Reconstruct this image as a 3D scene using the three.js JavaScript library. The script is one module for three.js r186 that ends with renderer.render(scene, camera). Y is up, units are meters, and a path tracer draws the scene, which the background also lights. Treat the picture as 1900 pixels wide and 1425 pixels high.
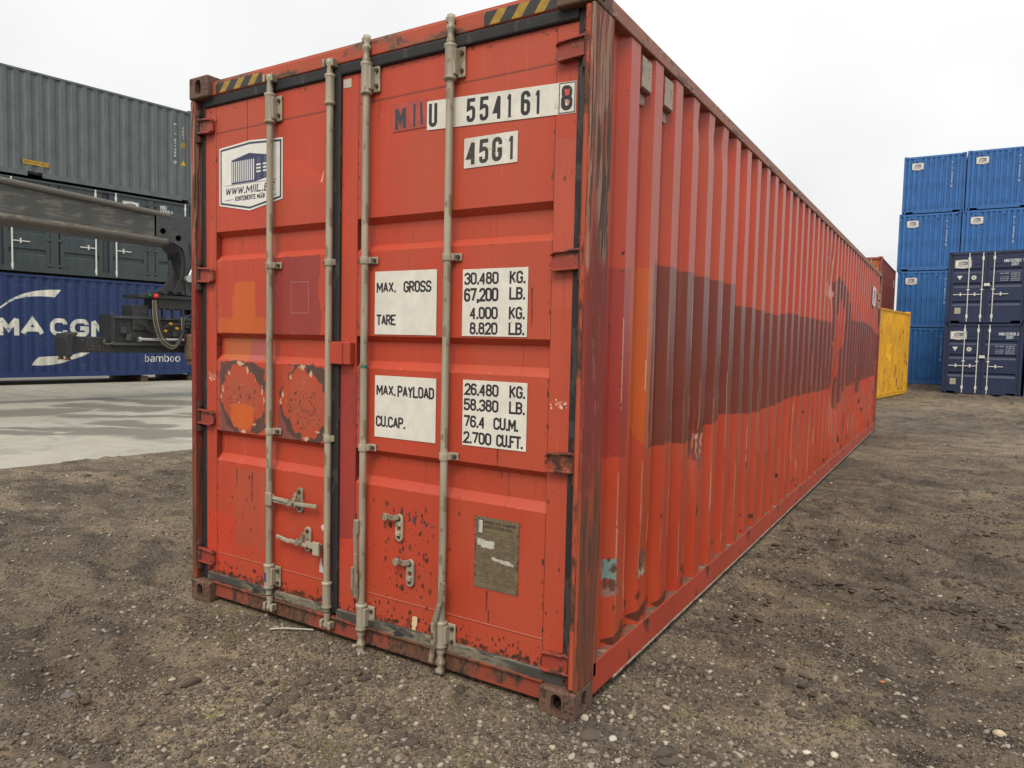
import * as THREE from 'three';
import { mergeGeometries, toCreasedNormals } from 'three/addons/utils/BufferGeometryUtils.js';
import { RoundedBoxGeometry } from 'three/addons/geometries/RoundedBoxGeometry.js';
import { Brush, Evaluator, SUBTRACTION } from 'three-bvh-csg';

// ------------------------------------------------------------------ camera, sky, sun, exposure
const scene = new THREE.Scene();
const camera = new THREE.PerspectiveCamera(56.02, 4 / 3, 0.05, 400);
camera.position.set(3.6515, 1.5038, 2.493);
camera.rotation.order = 'YXZ';
camera.rotation.set(-0.05952, 0.551196, 0.02199);

const renderer = new THREE.WebGLRenderer({ antialias: true });
renderer.toneMapping = THREE.LinearToneMapping;
renderer.toneMappingExposure = 1.68;
renderer.shadowMap.enabled = true;

// ------------------------------------------------------------------ noise
const rng = (s) => () => { s = (s + 0x6d2b79f5) | 0; let t = Math.imul(s ^ (s >>> 15), 1 | s); t = (t + Math.imul(t ^ (t >>> 7), 61 | t)) ^ t; return ((t ^ (t >>> 14)) >>> 0) / 4294967296; };
const hash = (x, y, s) => { let h = Math.imul(x, 374761393) + Math.imul(y, 668265263) + Math.imul(s, 1442695041); h = Math.imul(h ^ (h >>> 13), 1274126177); return ((h ^ (h >>> 16)) >>> 0) / 4294967296; };
const vn = (x, y, s = 0, per = 0, pery = per) => {
  const ix = Math.floor(x), iy = Math.floor(y); let fx = x - ix, fy = y - iy; fx = fx * fx * (3 - 2 * fx); fy = fy * fy * (3 - 2 * fy);
  const m = (a, p) => p ? ((a % p) + p) % p : a;
  const x0 = m(ix, per), x1 = m(ix + 1, per), y0 = m(iy, pery), y1 = m(iy + 1, pery);
  const a = hash(x0, y0, s), b = hash(x1, y0, s), c = hash(x0, y1, s), d = hash(x1, y1, s);
  return a + (b - a) * fx + (c - a) * fy + (a - b - c + d) * fx * fy;
};
const fbm = (x, y, s = 0, o = 4, per = 0, pery = per) => { let v = 0, a = 0.5, t = 0; for (let i = 0; i < o; i++) { v += a * vn(x, y, s + i, per, pery); t += a; a *= 0.5; x *= 2; y *= 2; per *= 2; pery *= 2; } return v / t; };
const sstep = (a, b, x) => { const t = Math.min(1, Math.max(0, (x - a) / (b - a))); return t * t * (3 - 2 * t); };
const mix = (a, b, t) => a + (b - a) * t;

// ------------------------------------------------------------------ overcast sky + soft sun behind thin cloud
{
  const w = 512, h = 256, d = new Float32Array(w * h * 4);
  for (let j = 0; j < h; j++) for (let i = 0; i < w; i++) {
    const el = ((j + 0.5) / h - 0.5) * Math.PI, az = (i + 0.5) / w * Math.PI * 2, ce = Math.cos(el), se = Math.sin(el);
    const px = ce * Math.cos(az), pz = ce * Math.sin(az), k = 1 / (Math.max(se, 0) + 0.35);
    const cl = fbm(px * k * 2.2 + 9, pz * k * 2.2 + 5, 71, 4);
    const L = (0.525 + 0.46 * Math.max(0, se) ** 2) * (1 + 0.26 * (cl - 0.5)), o = (j * w + i) * 4;
    if (se < -0.02) { d[o] = 0.14; d[o + 1] = 0.13; d[o + 2] = 0.115; } else { d[o] = L * 0.992; d[o + 1] = L; d[o + 2] = L * 0.998; }
    d[o + 3] = 1;
  }
  const t = new THREE.DataTexture(d, w, h, THREE.RGBAFormat, THREE.FloatType);
  t.mapping = THREE.EquirectangularReflectionMapping; t.magFilter = THREE.LinearFilter; t.minFilter = THREE.LinearFilter; t.wrapS = THREE.RepeatWrapping; t.needsUpdate = true;
  scene.background = t; scene.environment = t;
}
const sun = new THREE.DirectionalLight(0xfff0dc, 1.45);
sun.position.set(9, 34, 22); sun.target.position.set(0, 0, -6);
sun.castShadow = true; sun.shadow.radius = 50; sun.shadow.mapSize.set(2048, 2048);
Object.assign(sun.shadow.camera, { left: -45, right: 45, top: 45, bottom: -45, near: 1, far: 150 });
scene.add(sun, sun.target);

// ------------------------------------------------------------------ helpers
const norm = (g) => { let n = g.index ? g.toNonIndexed() : g; for (const k of Object.keys(n.attributes)) if (!['position', 'normal', 'uv'].includes(k)) n.deleteAttribute(k); if (!n.attributes.uv) n.setAttribute('uv', new THREE.BufferAttribute(new Float32Array(n.attributes.position.count * 2), 2)); n.clearGroups?.(); return n; };
const merge = (list) => mergeGeometries(list.map(norm), false);
const box = (x0, x1, y0, y1, z0, z1) => { const g = new THREE.BoxGeometry(Math.abs(x1 - x0), Math.abs(y1 - y0), Math.abs(z1 - z0)); g.translate((x0 + x1) / 2, (y0 + y1) / 2, (z0 + z1) / 2); return g; };
const rbox = (x0, x1, y0, y1, z0, z1, r = 0.004, s = 1) => { const g = new RoundedBoxGeometry(Math.abs(x1 - x0), Math.abs(y1 - y0), Math.abs(z1 - z0), s, Math.min(r, Math.abs(x1 - x0) / 2.1, Math.abs(y1 - y0) / 2.1, Math.abs(z1 - z0) / 2.1)); g.translate((x0 + x1) / 2, (y0 + y1) / 2, (z0 + z1) / 2); return g; };
const cyl = (a, b, r, seg = 14, r2 = r) => { const A = new THREE.Vector3(...a), B = new THREE.Vector3(...b), d = B.clone().sub(A), g = new THREE.CylinderGeometry(r2, r, d.length(), seg); g.applyQuaternion(new THREE.Quaternion().setFromUnitVectors(new THREE.Vector3(0, 1, 0), d.normalize())); const m = A.add(B).multiplyScalar(0.5); g.translate(m.x, m.y, m.z); return g; };
const lathe = (pts, x, y, z, seg = 16) => { const g = new THREE.LatheGeometry(pts.map(([r, h]) => new THREE.Vector2(r, h)), seg); g.translate(x, y, z); return g; };
const tube = (pts, r, seg = 24, rs = 7) => new THREE.TubeGeometry(new THREE.CatmullRomCurve3(pts.map((p) => new THREE.Vector3(...p))), seg, r, rs);
// polygon in (x, y) pushed along z, from z0 to z1
const extr = (pts, z0, z1, bev = 0) => { const s = new THREE.Shape(pts.map((p) => new THREE.Vector2(...p))); const g = new THREE.ExtrudeGeometry(s, { depth: Math.abs(z1 - z0) - 2 * bev, bevelEnabled: bev > 0, bevelThickness: bev, bevelSize: bev, bevelOffset: -bev, bevelSegments: 2, curveSegments: 10 }); g.translate(0, 0, Math.min(z0, z1) + bev); return g; };
const extrH = (pts, holes, z0, z1, bev = 0) => { const s = new THREE.Shape(pts.map((p) => new THREE.Vector2(...p))); for (const h of holes) s.holes.push(new THREE.Path(h.map((p) => new THREE.Vector2(...p)))); const g = new THREE.ExtrudeGeometry(s, { depth: Math.abs(z1 - z0) - 2 * bev, bevelEnabled: bev > 0, bevelThickness: bev, bevelSize: bev, bevelOffset: -bev, bevelSegments: 1 }); g.translate(0, 0, Math.min(z0, z1) + bev); return g; };
const ring = (x, y, rx, ry = rx, n = 18) => Array.from({ length: n }, (_, k) => [x + Math.cos(-k / n * 6.2832) * rx, y + Math.sin(-k / n * 6.2832) * ry]);
const rot = (g, axis, a, c = [0, 0, 0]) => { g.translate(-c[0], -c[1], -c[2]); g['rotate' + axis](a); g.translate(...c); return g; };
// texture coordinates in metres from the face a surface points to
const metreUV = (g, s = 1) => {
  g = norm(g); if (!g.attributes.normal) g.computeVertexNormals();
  const p = g.attributes.position, n = g.attributes.normal, u = g.attributes.uv;
  for (let t = 0; t < p.count; t += 3) {
    const ax = Math.abs(n.getX(t) + n.getX(t + 1) + n.getX(t + 2)), ay = Math.abs(n.getY(t) + n.getY(t + 1) + n.getY(t + 2)), az = Math.abs(n.getZ(t) + n.getZ(t + 1) + n.getZ(t + 2));
    for (let k = t; k < t + 3; k++) {
      const x = p.getX(k), y = p.getY(k), z = p.getZ(k);
      if (ay >= ax && ay >= az) u.setXY(k, x * s, z * s); else if (ax >= az) u.setXY(k, -z * s + 0.37, y * s); else u.setXY(k, x * s, y * s);
    }
  }
  return g;
};
const planUV = (g, fn) => { g = norm(g); const p = g.attributes.position, u = g.attributes.uv; for (let k = 0; k < p.count; k++) u.setXY(k, ...fn(p.getX(k), p.getY(k), p.getZ(k))); return g; };
const taken = new Map();
const numbered = (n) => { const k = taken.get(n) ?? 0; taken.set(n, k + 1); return k ? n + '_' + String(k).padStart(3, '0') : n; };
const shade = (o) => { o.castShadow = true; o.receiveShadow = true; return o; };
const part = (name, geo, mat, parent, label) => { const m = shade(new THREE.Mesh(geo, mat)); m.name = name; if (label) m.userData.label = label; parent.add(m); return m; };
const thing = (name, label, category, pos = [0, 0, 0], turn = 0, group) => { const o = new THREE.Group(); o.name = numbered(name); o.position.set(...pos); o.rotation.y = turn; o.userData = { label, category }; if (group) o.userData.group = group; scene.add(o); return o; };

// ------------------------------------------------------------------ painted textures
const canvas = (w, h) => { const c = document.createElement('canvas'); c.width = Math.round(w); c.height = Math.round(h); return [c, c.getContext('2d')]; };
const tex = (c, repeat = false, color = true) => { const t = new THREE.CanvasTexture(c); if (color) t.colorSpace = THREE.SRGBColorSpace; t.magFilter = THREE.LinearFilter; t.anisotropy = 8; if (repeat) t.wrapS = t.wrapT = THREE.RepeatWrapping; return t; };
const pixels = (c, fn) => { const x = c.getContext('2d'), d = x.getImageData(0, 0, c.width, c.height); for (let j = 0, o = 0; j < c.height; j++) for (let i = 0; i < c.width; i++, o += 4) fn(d.data, o, i, j); x.putImageData(d, 0, 0); };
const tint = (d, o, m) => { d[o] = d[o] * m; d[o + 1] = d[o + 1] * m; d[o + 2] = d[o + 2] * m; };
const toward = (d, o, c, t) => { d[o] += (c[0] - d[o]) * t; d[o + 1] += (c[1] - d[o + 1]) * t; d[o + 2] += (c[2] - d[o + 2]) * t; };
// stencil-like lettering: strokes with rounded bends (third value 1 = round corner), in a unit box
const ROUND4 = [[0.5, 0], [1, 0, 1], [1, 1, 1], [0, 1, 1], [0, 0, 1], [0.5, 0]];
const GLYPH = {
  0: [ROUND4], O: [ROUND4], 1: [[[0, 0.22], [1, 0], [1, 1]]], 2: [[[0, 0.26], [0, 0, 1], [1, 0, 1], [1, 0.42, 1], [0, 1], [1, 1]]], 3: [[[0, 0.24], [0, 0, 1], [1, 0, 1], [1, 0.47, 1], [0.35, 0.47]], [[0.5, 0.47], [1, 0.47, 1], [1, 1, 1], [0, 1, 1], [0, 0.76]]],
  4: [[[0.72, 1], [0.72, 0], [0, 0.72], [1, 0.72]]], 5: [[[0.95, 0], [0.06, 0], [0, 0.44], [0.5, 0.38], [1, 0.38, 1], [1, 1, 1], [0, 1, 1], [0, 0.76]]], 6: [[[1, 0.22], [1, 0, 1], [0, 0, 1], [0, 1, 1], [1, 1, 1], [1, 0.42, 1], [0, 0.42]]], 7: [[[0, 0], [1, 0], [0.35, 1]]],
  8: [[[0.5, 0], [0.94, 0, 1], [0.94, 0.46, 1], [0.06, 0.46, 1], [0.06, 0, 1], [0.5, 0]], [[0.5, 0.46], [1, 0.46, 1], [1, 1, 1], [0, 1, 1], [0, 0.46, 1], [0.5, 0.46]]], 9: [[[0, 0.78], [0, 1, 1], [1, 1, 1], [1, 0, 1], [0, 0, 1], [0, 0.58, 1], [1, 0.58]]],
  A: [[[0, 1], [0.5, 0], [1, 1]], [[0.18, 0.7], [0.82, 0.7]]], B: [[[0, 0], [1, 0, 1], [1, 0.47, 1], [0, 0.47]], [[0, 0.47], [1, 0.47, 1], [1, 1, 1], [0, 1], [0, 0]]], C: [[[1, 0.28], [1, 0, 1], [0, 0, 1], [0, 1, 1], [1, 1, 1], [1, 0.72]]], D: [[[0, 0], [1, 0, 1], [1, 1, 1], [0, 1], [0, 0]]], E: [[[1, 0], [0, 0], [0, 1], [1, 1]], [[0, 0.48], [0.85, 0.48]]], F: [[[1, 0], [0, 0], [0, 1]], [[0, 0.48], [0.85, 0.48]]],
  G: [[[1, 0.28], [1, 0, 1], [0, 0, 1], [0, 1, 1], [1, 1, 1], [1, 0.54], [0.55, 0.54]]], H: [[[0, 0], [0, 1]], [[1, 0], [1, 1]], [[0, 0.5], [1, 0.5]]], I: [[[0.5, 0], [0.5, 1]]], K: [[[0, 0], [0, 1]], [[1, 0], [0, 0.6]], [[0.3, 0.42], [1, 1]]], L: [[[0, 0], [0, 1], [1, 1]]], M: [[[0, 1], [0, 0], [0.5, 0.72], [1, 0], [1, 1]]], N: [[[0, 1], [0, 0], [1, 1], [1, 0]]],
  P: [[[0, 1], [0, 0], [1, 0, 1], [1, 0.54, 1], [0, 0.54]]], R: [[[0, 1], [0, 0], [1, 0, 1], [1, 0.52, 1], [0, 0.52]], [[0.5, 0.52], [1, 1]]], S: [[[1, 0.24], [1, 0, 1], [0, 0, 1], [0, 0.47, 1], [1, 0.53, 1], [1, 1, 1], [0, 1, 1], [0, 0.76]]], T: [[[0, 0], [1, 0]], [[0.5, 0], [0.5, 1]]], U: [[[0, 0], [0, 1, 1], [1, 1, 1], [1, 0]]], Ü: [[[0, 0.2], [0, 1, 1], [1, 1, 1], [1, 0.2]], [[0.2, -0.1], [0.24, -0.1]], [[0.76, -0.1], [0.8, -0.1]]], V: [[[0, 0], [0.5, 1], [1, 0]]], W: [[[0, 0], [0.24, 1], [0.5, 0.2], [0.76, 1], [1, 0]]], X: [[[0, 0], [1, 1]], [[1, 0], [0, 1]]], Y: [[[0, 0], [0.5, 0.5], [1, 0]], [[0.5, 0.5], [0.5, 1]]],
  '.': [[[0.5, 0.99], [0.5, 1.01]]], ',': [[[0.5, 0.99], [0.5, 1.01]]],
};
const cw = (q) => q === 'I' || q === '.' || q === ',' ? 0.16 : q === '1' ? 0.42 : q === 'M' || q === 'W' ? 1.3 : q === ' ' ? 0.5 : 1;
const word = (x, s, x0, y0, w, h, font = 'bold') => {
  if (/[^A-Z0-9 .,Ü]/.test(s)) { x.save(); x.font = `${font} 100px sans-serif`; x.textBaseline = 'alphabetic'; const m = x.measureText(s), a = m.actualBoundingBoxAscent, b = Math.max(m.actualBoundingBoxDescent, 0), l = m.actualBoundingBoxLeft, r = m.actualBoundingBoxRight; x.translate(x0, y0); x.scale(w / (l + r), h / (a + b)); x.fillText(s, l, a); x.restore(); return; }
  const ch = [...s], gap = 0.42, tot = ch.reduce((t, q) => t + cw(q), 0) + gap * (ch.length - 1), fat = font === 'fat' ? 0.24 : font === 'bold' ? 0.19 : 0.178, t = Math.min(h * fat, ch.length > 1 ? w / tot * 0.46 : Math.max(w * 0.36, h * 0.13));
  const k = (w - t) / Math.max(tot, 0.2); let u = x0 + t / 2;
  x.save(); x.strokeStyle = x.fillStyle; x.lineWidth = t; x.lineCap = 'butt'; x.lineJoin = 'miter'; x.miterLimit = 3;
  for (const q of ch) {
    const W = k * cw(q), H = h - t, R = Math.min(W, H) * 0.48;
    for (const line of GLYPH[q] ?? []) {
      const P = line.map(([a, b, r]) => [u + a * W, y0 + t / 2 + b * H, r]); const e = (p, o) => { const d = Math.hypot(p[0] - o[0], p[1] - o[1]) || 1, straight = Math.abs(p[0] - o[0]) < 1e-3 || Math.abs(p[1] - o[1]) < 1e-3; return straight && (p[1] <= y0 + t || p[1] >= y0 + h - t) ? [p[0] + (p[0] - o[0]) / d * t * 0.5, p[1] + (p[1] - o[1]) / d * t * 0.5] : p; };
      const a = q === 'O' || q === '0' || q === '8' ? P[0] : e(P[0], P[1]), z = q === 'O' || q === '0' || q === '8' ? P[P.length - 1] : e(P[P.length - 1], P[P.length - 2]);
      x.beginPath(); x.moveTo(a[0], a[1]);
      for (let i = 1; i < P.length - 1; i++) { if (P[i][2]) x.arcTo(P[i][0], P[i][1], P[i + 1][0], P[i + 1][1], Math.min(R, Math.hypot(P[i + 1][0] - P[i][0], P[i + 1][1] - P[i][1]) * 0.5, Math.hypot(P[i - 1][0] - P[i][0], P[i - 1][1] - P[i][1]))); else x.lineTo(P[i][0], P[i][1]); }
      if (q === '.' || q === ',') { x.fillRect(u + W / 2 - t * 0.55, y0 + h - t * 1.1, t * 1.1, t * 1.1 + (q === ',' ? t * 0.6 : 0)); } else { x.lineTo(z[0], z[1]); x.stroke(); }
    }
    u += W + gap * k;
  }
  x.restore();
};
// a rough-edged patch of paint, corners in metres
const blob = (x, pts, col, jit = 0.01, seed = 1, step = 0.03) => {
  const r = rng(seed); x.fillStyle = col; x.beginPath(); let first = true;
  pts.forEach((p, i) => {
    const q = pts[(i + 1) % pts.length], n = Math.max(1, Math.round(Math.hypot(q[0] - p[0], q[1] - p[1]) / step));
    for (let k = 0; k < n; k++) { const u = p[0] + (q[0] - p[0]) * k / n + (r() - 0.5) * 2 * jit, v = p[1] + (q[1] - p[1]) * k / n + (r() - 0.5) * 2 * jit; first ? x.moveTo(u, v) : x.lineTo(u, v); first = false; }
  });
  x.closePath(); x.fill();
};
const specks = (x, n, x0, x1, y0, y1, rmin, rmax, cols, seed, stretch = 1) => { const r = rng(seed); for (let i = 0; i < n; i++) { const u = mix(x0, x1, r()), v = mix(y0, y1, r()), s = mix(rmin, rmax, r() ** 3); const pts = []; for (let k = 0; k < 6; k++) { const a = k / 6 * 6.283, q = s * (0.6 + 0.7 * r()); pts.push([u + Math.cos(a) * q, v + Math.sin(a) * q * stretch]); } x.globalAlpha = 0.55 + 0.45 * r(); blob(x, pts, cols[Math.floor(r() * cols.length)], s * 0.2, Math.floor(r() * 1e6), s); x.globalAlpha = 1; } };
const RUST = ['#3a2119', '#4a2a1d', '#2a1a16', '#5b3320'];

const hex = (q) => { const k = parseInt(q.slice(1), 16); return [k >> 16, (k >> 8) & 255, k & 255]; };
// chipped paint over rust, tile of one metre; streak > 1 stretches the chips upright, < 1 along
function chipped(base, chip, amount, seed, S = 512, streak = 1) {
  const [c] = canvas(S, S), bs = hex(base), ch = chip.map(hex), fx = streak < 1 ? Math.max(1, Math.round(14 * streak)) : 14, fy = streak > 1 ? Math.max(1, Math.round(14 / streak)) : 14;
  pixels(c, (d, o, i, j) => {
    const u = i / S, v = j / S; d[o] = bs[0]; d[o + 1] = bs[1]; d[o + 2] = bs[2]; d[o + 3] = 255;
    const big = fbm(u * 3, v * 3, seed + 9, 3, 3), n = fbm(u * fx, v * fy, seed, 5, fx, fy);
    tint(d, o, 0.92 + 0.16 * big);
    const a = sstep(1 - amount - 0.05, 1 - amount + 0.05, n * 0.72 + big * 0.38 + 0.08 * (hash(i, j, seed + 1) - 0.5));
    if (a > 0) { const t = Math.min(0.999, Math.max(0, (fbm(u * fx * 4, v * fy * 4, seed + 17, 3, fx * 4, fy * 4) - 0.25) * 2)) * (ch.length - 1), q = Math.floor(t), f = t - q; toward(d, o, [0, 1, 2].map((k) => mix(ch[q][k], ch[Math.min(q + 1, ch.length - 1)][k], f)), a); }
    tint(d, o, 0.94 + 0.12 * hash(i, j, seed));
  });
  return tex(c, true);
}
// plain weathered coat: soft clouds, upright streaks, a few flecks
function coat(base, seed, S = 256, amp = 0.16, fleck = null, fleckAt = 0.72, up = 3) {
  const [c] = canvas(S, S), bs = hex(base), fl = fleck && hex(fleck);
  pixels(c, (d, o, i, j) => {
    const u = i / S, v = j / S; d[o] = bs[0]; d[o + 1] = bs[1]; d[o + 2] = bs[2]; d[o + 3] = 255;
    tint(d, o, 1 + amp * (fbm(u * 4, v * 4, seed, 3, 4) - 0.5) + amp * 0.9 * (fbm(u * 20, v * up, seed + 5, 2, 20, up) - 0.5) + 0.05 * (hash(i, j, seed) - 0.5));
    if (fl) toward(d, o, fl, 0.8 * sstep(fleckAt, fleckAt + 0.05, fbm(u * 26, v * 13, seed + 11, 3, 26, 13)));
  });
  return tex(c, true);
}
// post, 0.42 m round and 2.7 m tall: greyed and bare above, plum paint in the middle, bare orange-brown below
function wornPost(seed) {
  const S = 460, w = Math.round(0.42 * S), h = Math.round(2.7 * S), [c] = canvas(w, h);
  pixels(c, (d, o, i, j) => {
    const u = i / S, y = 2.78 - j / S, wob = 0.25 * fbm(u * 9, y * 2.5, seed + 2, 3), e = fbm(u * 9, y * 1.6, seed + 19, 4);
    const a = fbm(u * 42 + wob * 8, y * 2.6, seed, 5), b = fbm(u * 75 + wob * 12, y * 4.4, seed + 7, 5), f = fbm(u * 170 + wob * 20, y * 8, seed + 13, 3);
    const up = sstep(-0.06, 0.06, y - 1.78 + 0.5 * (e - 0.5) + 0.35 * (a - 0.5)), low = sstep(0.06, -0.06, y - 0.92 + 0.4 * (e - 0.5) + 0.5 * (b - 0.5));
    const p = [128, 44, 35]; d[o] = p[0]; d[o + 1] = p[1]; d[o + 2] = p[2]; d[o + 3] = 255;
    toward(d, o, [150, 82, 64], up * 0.9); toward(d, o, [142, 120, 104], up * 0.85 * sstep(0.47, 0.54, a * 0.75 + e * 0.28)); toward(d, o, [112, 58, 36], low * 0.95); toward(d, o, [150, 66, 36], low * 0.9 * sstep(0.47, 0.55, a));
    const bare = Math.max(up, low * 0.75, 0.25); toward(d, o, [84, 58, 44], bare * 0.85 * sstep(0.51, 0.56, b * 0.8 + (1 - e) * 0.22)); toward(d, o, [58, 38, 29], bare * 0.8 * sstep(0.58, 0.64, f * 0.6 + b * 0.45)); toward(d, o, [160, 70, 52], 0.6 * up * sstep(0.60, 0.68, f * 0.5 + (1 - a) * 0.5));
    if (!up && !low) toward(d, o, [190, 150, 138], 0.5 * sstep(0.72, 0.78, f));
    tint(d, o, 0.93 + 0.14 * hash(i, j, seed));
  });
  const t = tex(c, true); t.repeat.set(1 / 0.42, 1 / 2.7); t.offset.set(0, -0.0297); return t;
}
const std = (o) => new THREE.MeshStandardMaterial(o);
const srgb = (s) => new THREE.Color(s);

// ------------------------------------------------------------------ materials of the red container
const RED = '#ae3f26';
const T = {};
T.trim = chipped('#a23b25', ['#4a2a1e', '#6a3d29', '#35211b'], 0.25, 11);
T.header = chipped('#a1472f', ['#6a4435', '#845545', '#4c342b'], 0.34, 23, 512, 0.5);
T.topRail = chipped('#956050', ['#6e4a3c', '#a07a68', '#5a4036'], 0.46, 27, 512, 0.4);
T.post = wornPost(31);
T.innerPost = chipped('#6a2419', ['#271813', '#44261a', '#82372a'], 0.42, 37, 512, 4);
T.flake = chipped('#a8482c', ['#2c1d17', '#4a2a1c', '#6d3a22'], 0.52, 39, 512, 2);
T.sill = chipped('#8a3d2b', ['#4c3226', '#6a4532', '#33251e'], 0.54, 41, 512, 2);
T.cast = chipped('#5c4438', ['#4a352b', '#6b5041', '#3a2b24'], 0.46, 53);
T.galv = coat('#96907f', 61, 512, 0.22, '#756b55', 0.67, 5);
T.rubber = coat('#1d1c1f', 67, 256, 0.3, '#3a3836', 0.68, 8);
const M = {
  trim: std({ map: T.trim, roughness: 0.62 }), header: std({ map: T.header, roughness: 0.66 }), topRail: std({ map: T.topRail, roughness: 0.7 }), post: std({ map: T.post, roughness: 0.8, bumpMap: T.post, bumpScale: 0.004 }), innerPost: std({ map: T.innerPost, roughness: 0.7 }), flake: std({ map: T.flake, roughness: 0.75, bumpMap: T.flake, bumpScale: 0.003 }),
  sill: std({ map: T.sill, roughness: 0.75 }), cast: std({ map: T.cast, roughness: 0.78, bumpMap: T.cast, bumpScale: 0.0012 }),
  galv: std({ map: T.galv, roughness: 0.55, metalness: 0.12 }), bolt: std({ color: srgb('#463a2f'), roughness: 0.7, metalness: 0.3 }), rubber: std({ map: T.rubber, roughness: 0.7 }),
  wornRubber: std({ map: chipped('#3d3a36', ['#29282a', '#77705f', '#5a5348'], 0.52, 73, 512, 0.25), roughness: 0.85 }),
  dark: std({ color: srgb('#2c2620'), roughness: 0.9 }), worn: std({ map: chipped('#8d8474', ['#6a5c4a', '#a39a88', '#5a4a3a'], 0.46, 79, 512, 3), roughness: 0.5, metalness: 0.25 }),
  flange: std({ map: chipped('#8c8578', ['#6a5546', '#a49c8e', '#7a3a2a'], 0.5, 81, 512, 0.3), roughness: 0.7 }),
};

// door paint: 500 px to the metre, drawn in metres
function paintedSheet(w, h, S, x0, draw, seed, base = RED) {
  const [c, x] = canvas(Math.round(w * S), Math.round(h * S));
  x.fillStyle = base; x.fillRect(0, 0, c.width, c.height);
  x.setTransform(S, 0, 0, -S, -x0 * S, h * S);
  draw(x); x.setTransform(1, 0, 0, 1, 0, 0);
  pixels(c, (d, o, i, j) => {
    const u = x0 + i / S, v = h - j / S;
    const big = fbm(u * 1.7, v * 1.3, seed, 4), mid = fbm(u * 9, v * 5, seed + 7, 3), st = fbm(u * 60, v * 1.6, seed + 13, 3), fine = hash(i, j, seed);
    tint(d, o, 0.93 + 0.12 * big + 0.06 * (mid - 0.5) + 0.05 * (st - 0.5) + 0.05 * (fine - 0.5));
    toward(d, o, [163, 74, 50], 0.5 * sstep(0.46, 0.66, fbm(u * 2.3 + 0.3 * mid, v * 1.4, seed + 29, 4)) * (d[o] > 145 && d[o + 1] < 75 ? 1 : 0));
    const chalk = sstep(0.60, 0.8, fbm(u * 40, v * 1.1 + 3, seed + 19, 3)) * sstep(0.45, 0.7, fbm(u * 1.1, v * 1.1, seed + 23, 2));
    toward(d, o, [190, 118, 96], 0.20 * chalk);
  });
  return tex(c);
}
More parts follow.
